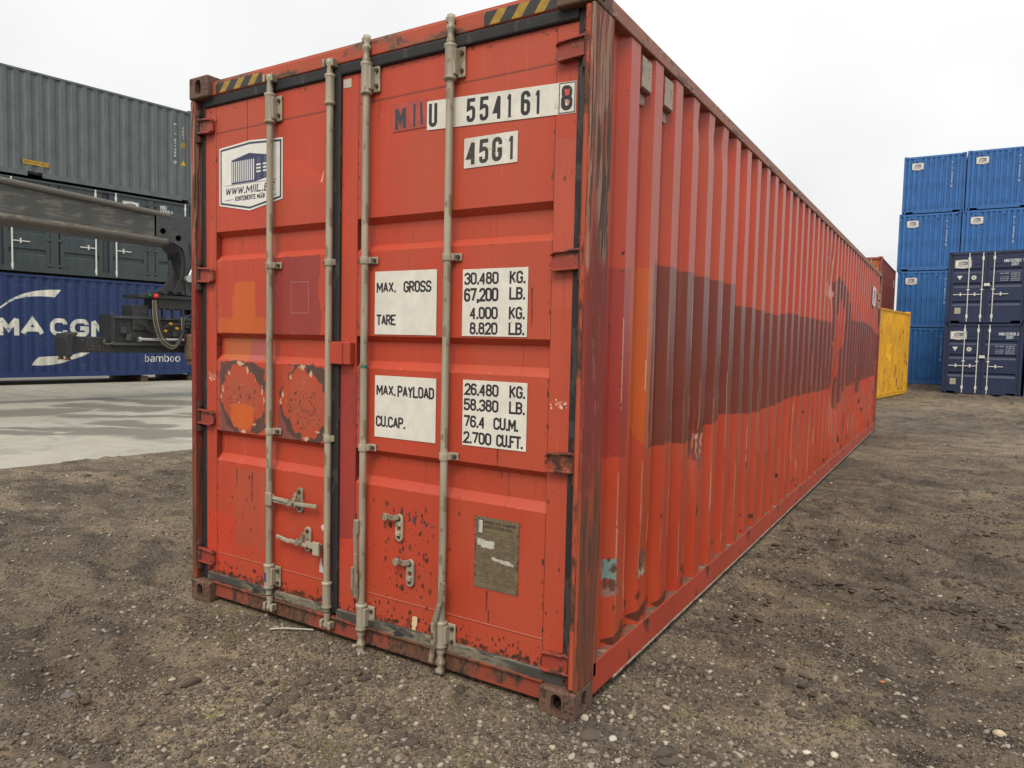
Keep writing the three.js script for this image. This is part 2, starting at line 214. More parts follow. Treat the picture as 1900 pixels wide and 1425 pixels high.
const drawDoor = (x) => {
  const seam = (x0, x1, y, col = '#5d241b', t = 0.004) => { x.fillStyle = col; x.fillRect(x0, y, x1 - x0, t); };
  // brush and roller patches
  blob(x, [[0.697, 2.394], [0.824, 2.388], [1.005, 2.266], [1.005, 2.212], [0.697, 2.248]], '#b93f27', 0.004, 2);
  blob(x, [[0.31, 1.79], [0.48, 1.79], [0.49, 1.60], [0.575, 1.595], [0.575, 1.515], [0.185, 1.515], [0.185, 1.595], [0.30, 1.60]], '#b8561f', 0.007, 3);
  blob(x, [[0.19, 1.49], [0.45, 1.49], [0.40, 1.37], [0.20, 1.37]], '#ab5a30', 0.01, 4);
  blob(x, [[0.42, 1.49], [0.575, 1.49], [0.575, 1.385], [0.40, 1.365]], '#a2544c', 0.01, 5);
  blob(x, [[0.64, 1.905], [0.965, 1.905], [0.955, 1.70], [0.98, 1.60], [0.965, 1.514], [0.655, 1.514]], '#8d332e', 0.006, 6);
  x.strokeStyle = '#6c2b2a'; x.lineWidth = 0.004; x.strokeRect(0.765, 1.625, 0.125, 0.155);
  x.strokeStyle = '#c98a86'; x.lineWidth = 0.002; x.strokeRect(0.762, 1.622, 0.125, 0.155);
  blob(x, [[1.100, 1.34], [1.225, 1.34], [1.22, 0.53], [1.100, 0.51]], '#8f322c', 0.004, 7);
  blob(x, [[1.100, 0.51], [1.225, 0.52], [1.225, 0.34], [1.100, 0.30]], '#b43d24', 0.012, 8);
  blob(x, [[1.100, 0.30], [1.225, 0.34], [1.225, 0.15], [1.100, 0.15]], '#b63b23', 0.006, 9);
  blob(x, [[0.07, 0.52], [0.20, 0.51], [0.325, 0.50], [0.32, 0.18], [0.07, 0.18]], '#b93b23', 0.006, 10);
  blob(x, [[0.36, 2.10], [0.60, 2.10], [0.60, 2.18], [0.36, 2.16]], '#ad3b2b', 0.008, 12);
  blob(x, [[0.32, 0.78], [0.60, 0.79], [0.60, 0.36], [0.33, 0.36]], '#a5452e', 0.01, 13);
  blob(x, [[2.262, 2.30], [2.365, 2.30], [2.365, 1.65], [2.262, 1.63]], '#ac4a34', 0.003, 14);
  // remains of two scraped-off placards
  const dark = '#3b3434';
  for (const [cx, cy, s, sd] of [[0.375, 1.165, 1, 20], [0.855, 1.165, 0.95, 40]]) {
    const R = (q) => q.map(([a, b]) => [cx + a, cy + b]);
    blob(x, R([[-0.12, 0.195], [0.06, 0.198], [0.185, 0.17], [0.188, -0.15], [0.10, -0.188], [-0.12, -0.185], [-0.185, -0.10], [-0.18, 0.08]]), '#4e3830', 0.012, sd + 1);
    blob(x, R([[-0.185, -0.02], [-0.12, -0.15], [-0.04, -0.19], [-0.185, -0.19]]), '#7a4440', 0.008, sd + 2); blob(x, R([[-0.185, 0.05], [-0.185, 0.19], [-0.06, 0.19]]), sd > 30 ? '#a3412a' : '#5a3b34', 0.012, sd + 8);
    blob(x, R([[-0.02, 0.195], [0.09, 0.135], [0.188, 0.02], [0.175, -0.07], [0.12, -0.13], [0.03, -0.192], [-0.06, -0.15], [-0.13, -0.08], [-0.182, 0.01], [-0.15, 0.08], [-0.09, 0.15]]), '#a8442a', 0.014, sd + 3, 0.02);
    blob(x, R([[0.0, 0.15], [0.10, 0.08], [0.15, 0.0], [0.10, -0.10], [0.0, -0.15], [-0.09, -0.09], [-0.15, 0.0], [-0.09, 0.1]]), '#a54a30', 0.016, sd + 4, 0.02);
    for (const [a, b, c2, e] of [[-0.01, 0.185, 0.035, 0.014], [0.05, 0.155, 0.012, 0.024], [0.165, 0.05, 0.007, 0.03], [0.178, 0.0, 0.006, 0.02], [-0.155, 0.035, 0.008, 0.03], [0.02, -0.18, 0.024, 0.012], [-0.10, 0.13, 0.012, 0.012], [0.10, -0.135, 0.02, 0.006], [-0.17, 0.0, 0.006, 0.02]]) blob(x, R([[a - c2, b], [a, b + e], [a + c2, b], [a, b - e]]), '#bd9f86', 0.006, sd + 130 + Math.floor(a * 99), 0.008);
    specks(x, 330, cx - 0.12, cx + 0.12, cy - 0.13, cy + 0.06, 0.001, 0.007, ['#5a2f24', '#3a2a26', '#84402e', '#6a3a2c'], sd + 5, 1.3);
    specks(x, 9, cx - 0.16, cx + 0.16, cy - 0.15, cy + 0.15, 0.002, 0.007, ['#d8cbb4', '#c9a884', '#b98a4a'], sd + 6, 1.4);
  }
  blob(x, [[0.285, 1.13], [0.475, 1.125], [0.47, 1.03], [0.42, 0.995], [0.31, 1.0], [0.28, 1.06]], '#bb561c', 0.008, 60);
  // seams, welds
  for (const [a, b] of [[0.168, 1.014], [1.215, 2.262]]) { seam(a, b, 2.588); seam(a, b, 2.594, '#7c3326', 0.003); seam(a, b, 0.284, '#c4705c', 0.004); seam(a, b, 0.279, '#6a2b20', 0.003); }
  for (const a of [0.166, 1.012, 1.213, 2.260]) { x.fillStyle = '#6d2c21'; x.fillRect(a, 0.16, 0.003, 2.58); }
  // rust along the lower edges and bleeding from bolts
  specks(x, 230, 0.08, 1.05, 0.160, 0.188, 0.003, 0.017, RUST, 70, 0.8); specks(x, 160, 0.08, 1.05, 0.18, 0.24, 0.001, 0.008, RUST, 69, 1.6); specks(x, 120, 0.1, 2.34, 2.705, 2.738, 0.002, 0.010, ['#5a2a20', '#43241c', '#6d3326'], 68, 0.7);
  specks(x, 280, 1.11, 2.36, 0.160, 0.188, 0.003, 0.017, RUST, 71, 0.8); specks(x, 200, 1.11, 2.36, 0.18, 0.25, 0.001, 0.008, RUST, 67, 1.6); for (const e of [0.172, 1.008, 1.222, 2.256]) specks(x, 70, e - 0.006, e + 0.006, 0.2, 2.7, 0.001, 0.006, RUST, 66 + Math.floor(e * 10), 2.5); for (const [a, b] of [[0.17, 1.01], [1.22, 2.26]]) for (const e of [2.06, 1.51, 0.972, 1.908, 1.362, 0.81]) specks(x, 26, a, b, e - 0.006, e + 0.004, 0.001, 0.006, ['#5a2a20', '#6d3326', '#c48b78'], Math.floor(e * 100 + a * 10), 0.6);
  specks(x, 60, 0.17, 0.62, 0.30, 0.80, 0.001, 0.007, RUST, 72, 2.2);
  specks(x, 40, 0.08, 0.168, 0.3, 2.7, 0.001, 0.006, RUST, 73, 2);
  specks(x, 100, 1.40, 1.66, 0.36, 0.74, 0.002, 0.011, RUST, 74, 1.5);
  specks(x, 60, 1.40, 1.75, 0.17, 0.45, 0.002, 0.013, RUST, 75, 1.4);
  specks(x, 50, 1.22, 2.26, 0.17, 0.80, 0.001, 0.007, RUST, 76, 1.8);
  specks(x, 60, 2.262, 2.36, 0.2, 2.7, 0.001, 0.006, ['#6a3023', '#7c382a', '#4a2a20'], 77, 2.4);
  specks(x, 46, 1.11, 1.21, 0.2, 2.6, 0.001, 0.006, RUST, 78, 1.3);
  specks(x, 120, 0.1, 2.36, 0.9, 2.72, 0.001, 0.004, ['#6b3024', '#58281f', '#c48b78'], 79, 1.3);
  const r = rng(80);
  for (let i = 0; i < 46; i++) { const u = mix(0.1, 2.34, r()), v = mix(0.5, 2.6, r()), l = mix(0.03, 0.16, r()); x.globalAlpha = 0.35; x.fillStyle = r() < 0.6 ? '#6a2a1f' : '#c98a78'; x.fillRect(u, v - l, mix(0.0015, 0.004, r()), l); x.globalAlpha = 1; }
  for (const [u, v, l] of [[0.42, 2.74, 0.24], [0.335, 0.78, 0.10], [0.46, 0.77, 0.16], [1.98, 0.43, 0.09], [2.17, 1.72, 0.16], [1.99, 0.35, 0.06], [2.02, 1.05, 0.13]]) { x.globalAlpha = 0.75; blob(x, [[u, v], [u + 0.008, v], [u + 0.006, v - l], [u + 0.001, v - l]], '#43211a', 0.002, Math.floor(u * 1e4)); x.globalAlpha = 1; }
  for (let i = 0; i < 9; i++) blob(x, [[1.113 + i * 0.011, 0.505], [1.117 + i * 0.011, 0.505], [1.109 + i * 0.011, 0.505 - 0.12 * r()]], '#8e332d', 0.002, 90 + i);
  // dirty runs below clamps, guides, hinges and ledges
  for (const [u, v, n] of [[0.66, 1.84, 3], [1.32, 1.84, 4], [1.80, 1.84, 3], [0.68, 2.57, 3], [1.34, 2.6, 4], [1.81, 2.59, 4], [1.33, 0.97, 4], [1.80, 0.97, 4], [0.68, 0.99, 3], [2.30, 1.79, 4], [2.30, 2.59, 3], [2.30, 0.99, 4], [0.12, 1.79, 3], [0.12, 1.0, 3], [1.16, 1.37, 4], [0.40, 2.05, 4], [1.5, 2.05, 5], [2.0, 2.05, 5], [0.5, 1.5, 3], [2.1, 1.5, 4], [1.6, 0.97, 3], [2.1, 0.97, 4]]) for (let i = 0; i < n; i++) { const a = u + (r() - 0.5) * 0.16, b = v - 0.01 * r(), l = 0.05 + 0.22 * r() ** 2, w = 0.002 + 0.005 * r(); x.globalAlpha = 0.22 + 0.3 * r(); blob(x, [[a, b], [a + w, b], [a + w * 0.7, b - l], [a + w * 0.3, b - l]], ['#6b2b1d', '#54241a', '#7a3a26'][i % 3], 0.0012, Math.floor(a * 9999), 0.02); x.globalAlpha = 1; }
  // scrapes, white flakes
  blob(x, [[1.575, 0.225], [1.605, 0.23], [1.60, 0.20], [1.587, 0.115], [1.575, 0.14]], '#cdbb93', 0.004, 95, 0.01);
  blob(x, [[0.985, 0.555], [1.015, 0.58], [1.012, 0.535], [0.99, 0.535]], '#c3bdb0', 0.005, 96, 0.01); blob(x, [[0.985, 0.40], [0.995, 0.36], [1.0, 0.32], [0.972, 0.325], [0.975, 0.36]], '#b9bbbd', 0.004, 97, 0.01);
  for (let i = 0; i < 5; i++) blob(x, [[1.545 + i * 0.035, 0.70 - i * 0.012], [1.56 + i * 0.035, 0.71 - i * 0.01], [1.56 + i * 0.03, 0.66], [1.545 + i * 0.03, 0.67]], '#4d3540', 0.008, 100 + i, 0.01);
  blob(x, [[0.10, 1.29], [0.155, 1.29], [0.155, 1.245], [0.10, 1.25]], '#b0664f', 0.01, 110, 0.01); specks(x, 14, 0.10, 0.155, 1.245, 1.29, 0.002, 0.007, ['#e6ddd0'], 111);
  specks(x, 24, 2.268, 2.345, 1.235, 1.275, 0.002, 0.007, ['#c9988a', '#dccabb'], 112);
  blob(x, [[0.98, 2.30], [0.99, 2.31], [0.975, 2.255], [0.965, 2.255]], '#d9a07c', 0.003, 113, 0.01);
};
T.door = paintedSheet(2.438, 2.896, 500, 0, drawDoor, 201);
M.door = std({ map: T.door, roughness: 0.56, bumpMap: T.door, bumpScale: 0.0006 });

// side paint, drawn along the container (u = metres from the doors)
const drawSide = (x) => {
  const maroon = '#703022';
  blob(x, [[0.0, 1.75], [0.24, 1.76], [0.30, 1.82], [0.46, 1.83], [0.47, 1.48], [0.467, 1.01], [0.25, 1.01], [0.2, 0.86], [0.0, 0.82]], '#97332a', 0.008, 301);
  blob(x, [[0.545, 1.84], [0.70, 1.85], [0.70, 1.02], [0.64, 1.09], [0.545, 1.17]], '#b5521c', 0.008, 302);
  blob(x, [[0.70, 1.86], [0.74, 1.86], [0.75, 1.0], [0.70, 1.02]], '#a85a3a', 0.004, 303);
  blob(x, [[0.74, 1.885], [1.31, 1.888], [1.87, 1.89], [2.19, 1.896], [2.2, 1.765], [2.72, 1.77], [3.47, 1.756], [4.06, 1.80], [5.08, 1.79], [6.43, 1.79], [6.6, 1.50], [6.68, 1.03], [5.42, 1.05], [4.23, 1.06], [3.41, 1.03], [2.75, 1.026], [2.15, 1.07], [2.04, 1.075], [1.85, 1.044], [1.72, 1.02], [1.58, 0.985], [1.41, 1.005], [1.28, 0.975], [1.06, 1.01], [0.93, 0.995], [0.735, 1.014]], maroon, 0.008, 304, 0.05);
  blob(x, [[6.50, 1.6], [6.52, 2.26], [6.85, 2.33], [7.25, 2.32], [7.9, 2.22], [8.15, 1.88], [9.2, 1.90], [10.15, 1.895], [11.0, 1.84], [11.95, 1.73], [11.9, 1.04], [9.62, 1.02], [9.55, 0.85], [9.05, 0.86], [8.98, 1.02], [7.9, 1.0], [7.55, 0.9], [7.26, 0.70], [6.95, 0.86], [7.1, 1.1], [7.35, 1.4], [7.6, 1.75], [7.45, 2.0], [7.0, 2.15], [6.85, 1.9], [6.7, 1.5]], maroon, 0.012, 305, 0.06);
  blob(x, [[0.22, 0.96], [0.29, 0.96], [0.29, 0.82], [0.22, 0.82]], '#b23d2b', 0.006, 306);
  // long pale scrapes on the ridges, dents rubbed to rust
  const r = rng(310);
  for (let k = 0; k < 42; k++) {
    const z0 = 0.395 + 0.2815 * k; for (let q = 0; q < 3; q++) if (r() < 0.8) blob(x, [[z0 + 0.105 + 0.02 * r(), 0.2], [z0 + 0.16, 0.2], [z0 + 0.15, 0.3 + 0.3 * r() ** 2], [z0 + 0.125, 0.28]], ['#6b2c20', '#7c3426', '#52241b'][q], 0.012, 700 + k * 3 + q, 0.02);
    const n = 6 + Math.floor(r() * 7);
    for (let i = 0; i < n; i++) { const v = mix(0.25, 1.5, r() ** 1.4), l = mix(0.05, 0.5, r()), w = mix(0.003, 0.009, r()); x.globalAlpha = 0.40 + 0.5 * r(); x.fillStyle = ['#b98a72', '#c9a58c', '#a5705a', '#c8b090'][Math.floor(r() * 4)]; x.fillRect(z0 + (r() < 0.6 ? -0.004 : 0.085) + 0.012 * r(), v, w, l); x.globalAlpha = 1; }
    if (r() < 0.75) specks(x, 4 + Math.floor(r() * 7), z0 - 0.02, z0 + 0.12, 0.2, 0.55 + r() * 0.5, 0.003, 0.022, RUST, 400 + k, 1.8);
  }
  specks(x, 200, 0.25, 12, 0.18, 0.30, 0.003, 0.03, RUST, 320, 0.8);
  specks(x, 160, 0.2, 12, 0.3, 2.7, 0.002, 0.010, ['#6b2e23', '#4a241c', '#7c3a2c'], 321, 1.5);
  specks(x, 60, 0.2, 0.4, 0.5, 2.6, 0.001, 0.008, RUST, 322, 1.6);
  specks(x, 30, 6.4, 8.2, 0.5, 1.1, 0.01, 0.07, ['#43261d', '#5a3324', '#8c6a50', '#b39070'], 323, 2.5);
  specks(x, 16, 6.0, 6.6, 2.1, 2.5, 0.01, 0.05, ['#c79a86', '#b98570'], 324, 3);
  for (const [u, v] of [[0.34, 0.20], [0.62, 0.22], [0.93, 0.20]]) blob(x, [[u, v], [u + 0.2, v + 0.06], [u + 0.22, v + 0.02], [u + 0.05, v - 0.03]], '#5a2c22', 0.008, 330 + Math.floor(u * 10));
  // torn spot under the maroon field
  blob(x, [[1.42, 1.02], [1.60, 1.02], [1.66, 0.95], [1.60, 0.80], [1.55, 0.78], [1.50, 0.90], [1.43, 0.94]], '#7d3a2e', 0.02, 340, 0.02);
  for (let i = 0; i < 10; i++) blob(x, [[1.44 + 0.02 * i, 1.0], [1.455 + 0.02 * i, 1.0], [1.45 + 0.018 * i, 0.82 + 0.1 * r()]], ['#d9b7a4', '#c79a86', '#5e3c30', '#a9705c'][i % 4], 0.006, 341 + i, 0.02);
  // smears of foreign paint
  for (const [u, v, w, h, col] of [[0.335, 0.475, 0.075, 0.09, '#6f8a86'], [0.345, 0.40, 0.09, 0.06, '#8a6a5e'], [0.69, 0.40, 0.07, 0.06, '#9c9a82'], [0.70, 0.46, 0.07, 0.06, '#6d5a4a']]) { blob(x, [[u, v], [u + w, v], [u + w, v + h], [u, v + h]], col, 0.008, 360 + Math.floor(u * 100), 0.012); specks(x, 10, u, u + w, v + h * 0.4, v + h, 0.004, 0.014, ['#7d3a2e', '#5a3a30'], 370 + Math.floor(v * 100), 2.2); }
};
T.sideNear = paintedSheet(4, 2.896, 500, 0, drawSide, 501);
T.sideFar = paintedSheet(8.192, 2.896, 220, 4, drawSide, 501);
M.sideNear = std({ map: T.sideNear, roughness: 0.34, bumpMap: T.sideNear, bumpScale: 0.0005 });
M.sideFar = std({ map: T.sideFar, roughness: 0.34 });

// ------------------------------------------------------------------ corner castings (hollow blocks with oval holes), eight ways round
const CX = 0.162, CY = 0.118, CZ = 0.178;
const castings = {};
{
  const ev = new Evaluator(); ev.attributes = ['position', 'normal']; ev.useGroups = false;
  const oval = (rx, ry, d) => { const s = new THREE.Shape(), q = ry - rx; s.absarc(0, q, rx, 0, Math.PI); s.absarc(0, -q, rx, Math.PI, Math.PI * 2); const g = new THREE.ExtrudeGeometry(s, { depth: d, bevelEnabled: false, curveSegments: 8 }); g.translate(0, 0, -d / 2); g.deleteAttribute('uv'); return g; };
  const sub = (a, g) => { const b = new Brush(g); b.updateMatrixWorld(); return ev.evaluate(a, b, SUBTRACTION); };
  for (const sx of [-1, 1]) for (const sy of [-1, 1]) for (const sz of [-1, 1]) {
    const o = new RoundedBoxGeometry(CX, CY, CZ, 2, 0.012); o.deleteAttribute('uv');
    let b = new Brush(o); b.updateMatrixWorld();
    const inner = new THREE.BoxGeometry(CX - 0.056, CY - 0.05, CZ - 0.056); inner.deleteAttribute('uv'); b = sub(b, inner);
    const e = oval(0.025, 0.040, 0.07); e.translate(0, 0, sz * CZ / 2); b = sub(b, e);
    const s = oval(0.025, 0.040, 0.07); s.rotateY(Math.PI / 2); s.translate(sx * CX / 2, 0, 0); b = sub(b, s);
    const t = oval(0.031, 0.06, 0.06); t.rotateX(Math.PI / 2); t.translate(0, sy * CY / 2, 0); b = sub(b, t);
    const g = b.geometry.clone(); g.setAttribute('uv', new THREE.BufferAttribute(new Float32Array(g.attributes.position.count * 2), 2));
    castings[`${sx}${sy}${sz}`] = metreUV(g);
  }
}
function addCastings(o, W, H, L, mat) {
  for (const sx of [-1, 1]) for (const sy of [-1, 1]) for (const sz of [1, -1]) {
    const m = part('corner_casting', castings[`${sx}${sy}${sz}`], mat, o);
    m.position.set(sx < 0 ? CX / 2 : W - CX / 2, sy < 0 ? CY / 2 : H - CY / 2, sz > 0 ? -CZ / 2 : -L + CZ / 2);
  }
}
// corrugated sheet: list of [along, depth] turned into a standing wall between y0 and y1
function corrugated(prof, y0, y1, rows, place, dent) {
  const pos = [], quad = (a, b, c, d) => pos.push(...a, ...b, ...c, ...a, ...c, ...d);
  for (let i = 0; i + 1 < prof.length; i++) for (let k = 0; k < rows; k++) {
    const ya = mix(y0, y1, k / rows), yb = mix(y0, y1, (k + 1) / rows), P = (q, y) => place(q[0], y, q[1] + (dent ? dent(q[0], y) : 0));
    quad(P(prof[i], ya), P(prof[i + 1], ya), P(prof[i + 1], yb), P(prof[i], yb));
  }
  const g = new THREE.BufferGeometry(); g.setAttribute('position', new THREE.Float32BufferAttribute(pos, 3)); g.setAttribute('uv', new THREE.Float32BufferAttribute(new Float32Array(pos.length / 3 * 2), 2)); g.computeVertexNormals();
  return rows > 1 ? toCreasedNormals(g, 0.35) : g;
}
function waves(from, to, first, pitch, outer, slope, depth) {        // starts and ends on the inner flat
  const p = [[from, -depth]];
  for (let a = first; a + outer + slope < to - 0.02; a += pitch) p.push([a - slope, -depth], [a, 0], [a + outer, 0], [a + outer + slope, -depth]);
  p.push([to, -depth]); return p;
}

// ------------------------------------------------------------------ stickers: thin sheets with print
const sticker = (name, parent, c, x0, x1, y0, y1, z, label, rough = 0.45) => { const t = tex(c); const g = planUV(box(x0, x1, y0, y1, z, z + 0.0012), (x, y) => [(x - x0) / (x1 - x0), (y - y0) / (y1 - y0)]); return part(name, g, std({ map: t, roughness: rough }), parent, label); };
const soil = (c, seed, amt = 0.12) => pixels(c, (d, o, i, j) => tint(d, o, 1 - amt * fbm(i / 40, j / 40, seed, 4) - 0.04 * hash(i, j, seed)));
const PAPER = '#dedcd2', INK = '#26242a';
// company plate: pointed top and bottom, drawing of a container, two lines of text
function logoCanvas(w = 512) {
  const h = Math.round(w * 0.726), [c, x] = canvas(w, h), k = w / 512, X = (v) => v * k, navy = '#2b3055';
  const outline = (i) => { x.beginPath(); [[0, 0.045], [0.5, 0], [1, 0.045], [1, 0.885], [0.5, 1], [0, 0.885]].forEach(([a, b], n) => { const u = mix(i, w - i, a), v = mix(i, h - i, b); n ? x.lineTo(u, v) : x.moveTo(u, v); }); x.closePath(); };
  x.fillStyle = '#e2e2dc'; x.fillRect(0, 0, w, h); outline(X(9)); x.fillStyle = '#31384a'; x.fill(); outline(X(20)); x.fillStyle = '#e2e2dc'; x.fill();
  x.fillStyle = navy; x.beginPath(); [[104, 92], [250, 66], [410, 92], [410, 205], [300, 222], [104, 222]].forEach(([a, b], n) => n ? x.lineTo(X(a), X(b)) : x.moveTo(X(a), X(b))); x.closePath(); x.fill();
  x.fillStyle = '#e2e2dc'; for (let i = 0; i < 12; i++) x.fillRect(X(110 + i * 15.6), X(100), X(8), X(112));
  x.fillStyle = '#9aa0b8'; for (const u of [318, 330, 372, 384]) x.fillRect(X(u), X(92), X(2), X(122));
  x.fillStyle = '#e2e2dc'; for (const v of [130, 148, 166]) { x.fillRect(X(306), X(v), X(38), X(9)); x.fillRect(X(360), X(v), X(38), X(9)); }
  x.fillStyle = '#3d4254'; x.fillRect(X(48), X(224), X(420), X(2.5)); x.fillRect(X(48), X(302), X(74), X(3)); x.fillRect(X(392), X(302), X(74), X(3));
  x.fillStyle = '#26293a'; x.save(); x.transform(1, 0, -0.22, 1, X(54), 0); word(x, 'WWW.MIIL.EE', X(58), X(236), X(396), X(42)); x.restore();
  word(x, 'KONTEINERITE MÜÜK', X(134), X(288), X(246), X(26));
  soil(c, 7, 0.08); return c;
}
const LOGO = logoCanvas(), logoTex = tex(LOGO), logoMat = std({ map: logoTex, roughness: 0.4 });
const logoGeo = (() => { const W = 0.5, H = 0.363, s = [[0, 0.955], [0.5, 1], [1, 0.955], [1, 0.115], [0.5, 0], [0, 0.115]].map(([a, b]) => [a * W, b * H]); return planUV(extr(s, 0, 0.0012), (x, y) => [x / W, y / H]); })();

// ------------------------------------------------------------------ the red container
const red = thing('shipping_container', 'long weathered red forty-foot container with patched paint and closed rusty doors, nearest to the viewer', 'container', [0, 0, 0], 0);
const ledgeMat = std({ map: chipped('#7a4738', ['#8a7d6c', '#5a4034', '#6d5a4c'], 0.5, 88, 512, 0.4), roughness: 0.85 });
const RW = 2.438, RH = 2.896, RL = 12.192;
addCastings(red, RW, RH, RL, M.cast);
for (const s of [0, 1]) {
  const X = (a, b) => s ? [RW - b, RW - a] : [a, b];
  const [a0, a1] = X(0, s ? 0.016 : 0.034), [b0, b1] = X(0.034, 0.075);
  part('corner_post', metreUV(rbox(a0, a1, 0.118, 2.778, -0.010, -0.2, 0.006)), M.post, red, s ? 'right front post with paint flaked off to bare rusty streaks' : undefined);
  part('post_channel', metreUV(merge([rbox(b0, b1, 0.118, 2.778, -0.055, -0.19, 0.004), ...(s ? [cyl([RW - 0.024, 0.13, -0.020], [RW - 0.024, 2.77, -0.020], 0.014, 10)] : [])])), s ? M.flake : M.innerPost, red);
  const [c0, c1] = X(0, 0.09), [d0, d1] = X(0.016, 0.04); if (s) part('post_channel', metreUV(rbox(d0, d1, 0.118, 2.778, -0.032, -0.19, 0.003)), M.flake, red);
  part('corner_post', metreUV(rbox(c0, c1, 0.118, 2.778, -RL + 0.006, -RL + 0.15, 0.006)), M.post, red);
  const [r0, r1] = X(0.001, 0.061);
  part('top_rail', metreUV(rbox(r0, r1, 2.785, 2.849, -CZ + 0.01, -RL + CZ - 0.01, 0.006)), M.topRail, red);
  const [w0, w1] = X(0.0, 0.05), [f0, f1] = X(-0.0, 0.006);
  part('bottom_rail', metreUV(merge([rbox(f0, f1, 0.05, 0.182, -CZ + 0.008, -RL + CZ - 0.008, 0.002), ])), M.trim, red);
  part('rail_ledge', metreUV(box(w0 + (s ? 0 : 0.003), w1 - (s ? 0.003 : 0), 0.176, 0.1795, -CZ, -RL + CZ)), ledgeMat, red); part('rail_flange', metreUV(rbox(...X(-0.003, 0.05), 0.038, 0.050, -CZ - 0.2, -RL + CZ + 0.2, 0.003)), M.flange, red);
}
part('header', metreUV(merge([rbox(CX - 0.02, RW - CX + 0.02, 2.790, 2.862, -0.035, -0.14, 0.008), box(0.1, RW - 0.1, 2.86, 2.870, -0.045, -0.3)])), M.header, red);
part('sill', metreUV(merge([rbox(CX - 0.02, RW - CX + 0.02, 0.032, 0.118, -0.045, -0.16, 0.006), rbox(CX, RW - CX, 0.112, 0.122, -0.03, -0.09, 0.002)])), M.sill, red);
part('roof', metreUV(box(0.055, RW - 0.055, 2.835, 2.85, -0.2, -RL + 0.15)), M.trim, red);
part('floor', box(0.05, RW - 0.05, 0.10, 0.15, -0.15, -RL + 0.1), M.dark, red);
part('back_wall', metreUV(corrugated(waves(0.09, RW - 0.09, 0.18, 0.25, 0.1, 0.045, 0.04), 0.12, 2.79, 1, (a, y, d) => [a, y, -RL + 0.012 - d])), M.trim, red);
part('back_rail', metreUV(box(CX, RW - CX, 2.786, 2.868, -RL + 0.01, -RL + 0.09)), M.trim, red); part('back_rail', metreUV(box(CX, RW - CX, 0.03, 0.125, -RL + 0.01, -RL + 0.09)), M.trim, red);
// corrugated sides; the right one is dented here and there
const dents = [[1.55, 0.93, 0.10, 0.10, 0.02], [1.15, 1.17, 0.22, 0.04, 0.004], [1.9, 1.26, 0.3, 0.05, 0.004], [6.9, 0.9, 0.4, 0.35, 0.05], [7.3, 1.5, 0.3, 0.5, 0.02], [0.72, 0.45, 0.12, 0.2, 0.012], [6.3, 2.25, 0.25, 0.25, 0.03], [4.6, 0.7, 0.5, 0.3, 0.014], [9.4, 0.8, 0.5, 0.4, 0.02], [1.4, 2.68, 0.14, 0.07, 0.012], [1.75, 2.66, 0.14, 0.08, 0.014]];
const dent = (a, y) => { let v = 0.003 * (fbm(a * 1.3, y * 2.2, 91, 3) - 0.5); for (const [u, h, su, sh, d] of dents) { const q = ((a - u) / su) ** 2 + ((y - h) / sh) ** 2; if (q < 6) v -= d * Math.exp(-q); } return Math.min(v, 0.002); };
const prof = waves(0.2, RL - 0.15, 0.395, 0.2815, 0.100, 0.040, 0.042);
const split = prof.findIndex((q) => q[0] > 4.0) ;
const cut = (p, i0, i1) => p.slice(i0, i1);
const nearP = [...cut(prof, 0, split), [4.0, mix(prof[split - 1][1], prof[split][1], (4 - prof[split - 1][0]) / (prof[split][0] - prof[split - 1][0]))]], farP = [nearP[nearP.length - 1], ...prof.slice(split)];
const sideAt = (a, y, d) => [RW - 0.009 + d, y, -a];
part('side_panel', planUV(corrugated(nearP, 0.178, 2.79, 44, sideAt, dent), (x, y, z) => [-z / 4, y / 2.896]), M.sideNear, red, 'near stretch of the corrugated side with maroon and orange patches');
part('side_panel', planUV(corrugated(farP, 0.178, 2.79, 30, sideAt, dent), (x, y, z) => [(-z - 4) / 8.192, y / 2.896]), M.sideFar, red, 'far stretch of the corrugated side with a maroon band');
part('side_panel', metreUV(corrugated(prof, 0.178, 2.79, 1, (a, y, d) => [0.009 - d, y, -a])), M.trim, red);
// vents
const ventMat = std({ map: chipped('#7f3e32', ['#5e4034', '#93705f', '#4a3028'], 0.4, 83), roughness: 0.7 });
const ventFace = std({ map: chipped('#9c8d7e', ['#7d6a5c', '#b0a394', '#6b4a3c'], 0.4, 87), roughness: 0.6 });
for (const z of [-0.578, -0.862]) {
  const v = part('vent', metreUV(extr([[-0.03, 2.60], [0.026, 2.615], [0.028, 2.755], [-0.03, 2.765]], 0, 0.115, 0.003).translate(RW - 0.040, 0, z - 0.055)), ventMat, red);
  part('vent_cover', metreUV(rbox(RW - 0.013, RW - 0.0085, 2.622, 2.752, z - 0.052, z + 0.057, 0.001)), ventFace, v);
  part('flange', metreUV(box(RW - 0.044, RW - 0.038, 2.565, 2.61, z - 0.045, z + 0.045)), ventFace, v); part('flange', metreUV(box(RW - 0.044, RW - 0.038, 2.755, 2.79, z - 0.02, z + 0.03)), ventFace, v);
}
// old marks at the far end of the side
{ const m = part('company_sticker', logoGeo, logoMat, red, 'white company plate near the far end of the side'); m.scale.set(1.15, 0.95, 1); m.rotation.y = Math.PI / 2; m.position.set(RW + 0.001, 2.19, -10.55);
  const [c, x] = canvas(128, 64); x.fillStyle = '#c8b48c'; x.fillRect(0, 0, 128, 64); x.fillStyle = '#8a4030'; word(x, '45G1', 10, 10, 108, 44); soil(c, 3, 0.3);
  for (const y of [2.42, 2.27]) { const g = planUV(box(RW - 0.001, RW + 0.0005, y - 0.05, y + 0.06, -11.95, -11.45), (px, py, pz) => [(-pz - 11.45) / 0.5, (py - y + 0.05) / 0.11]); part('code_sticker', g, std({ map: tex(c), roughness: 0.6 }), red); } }

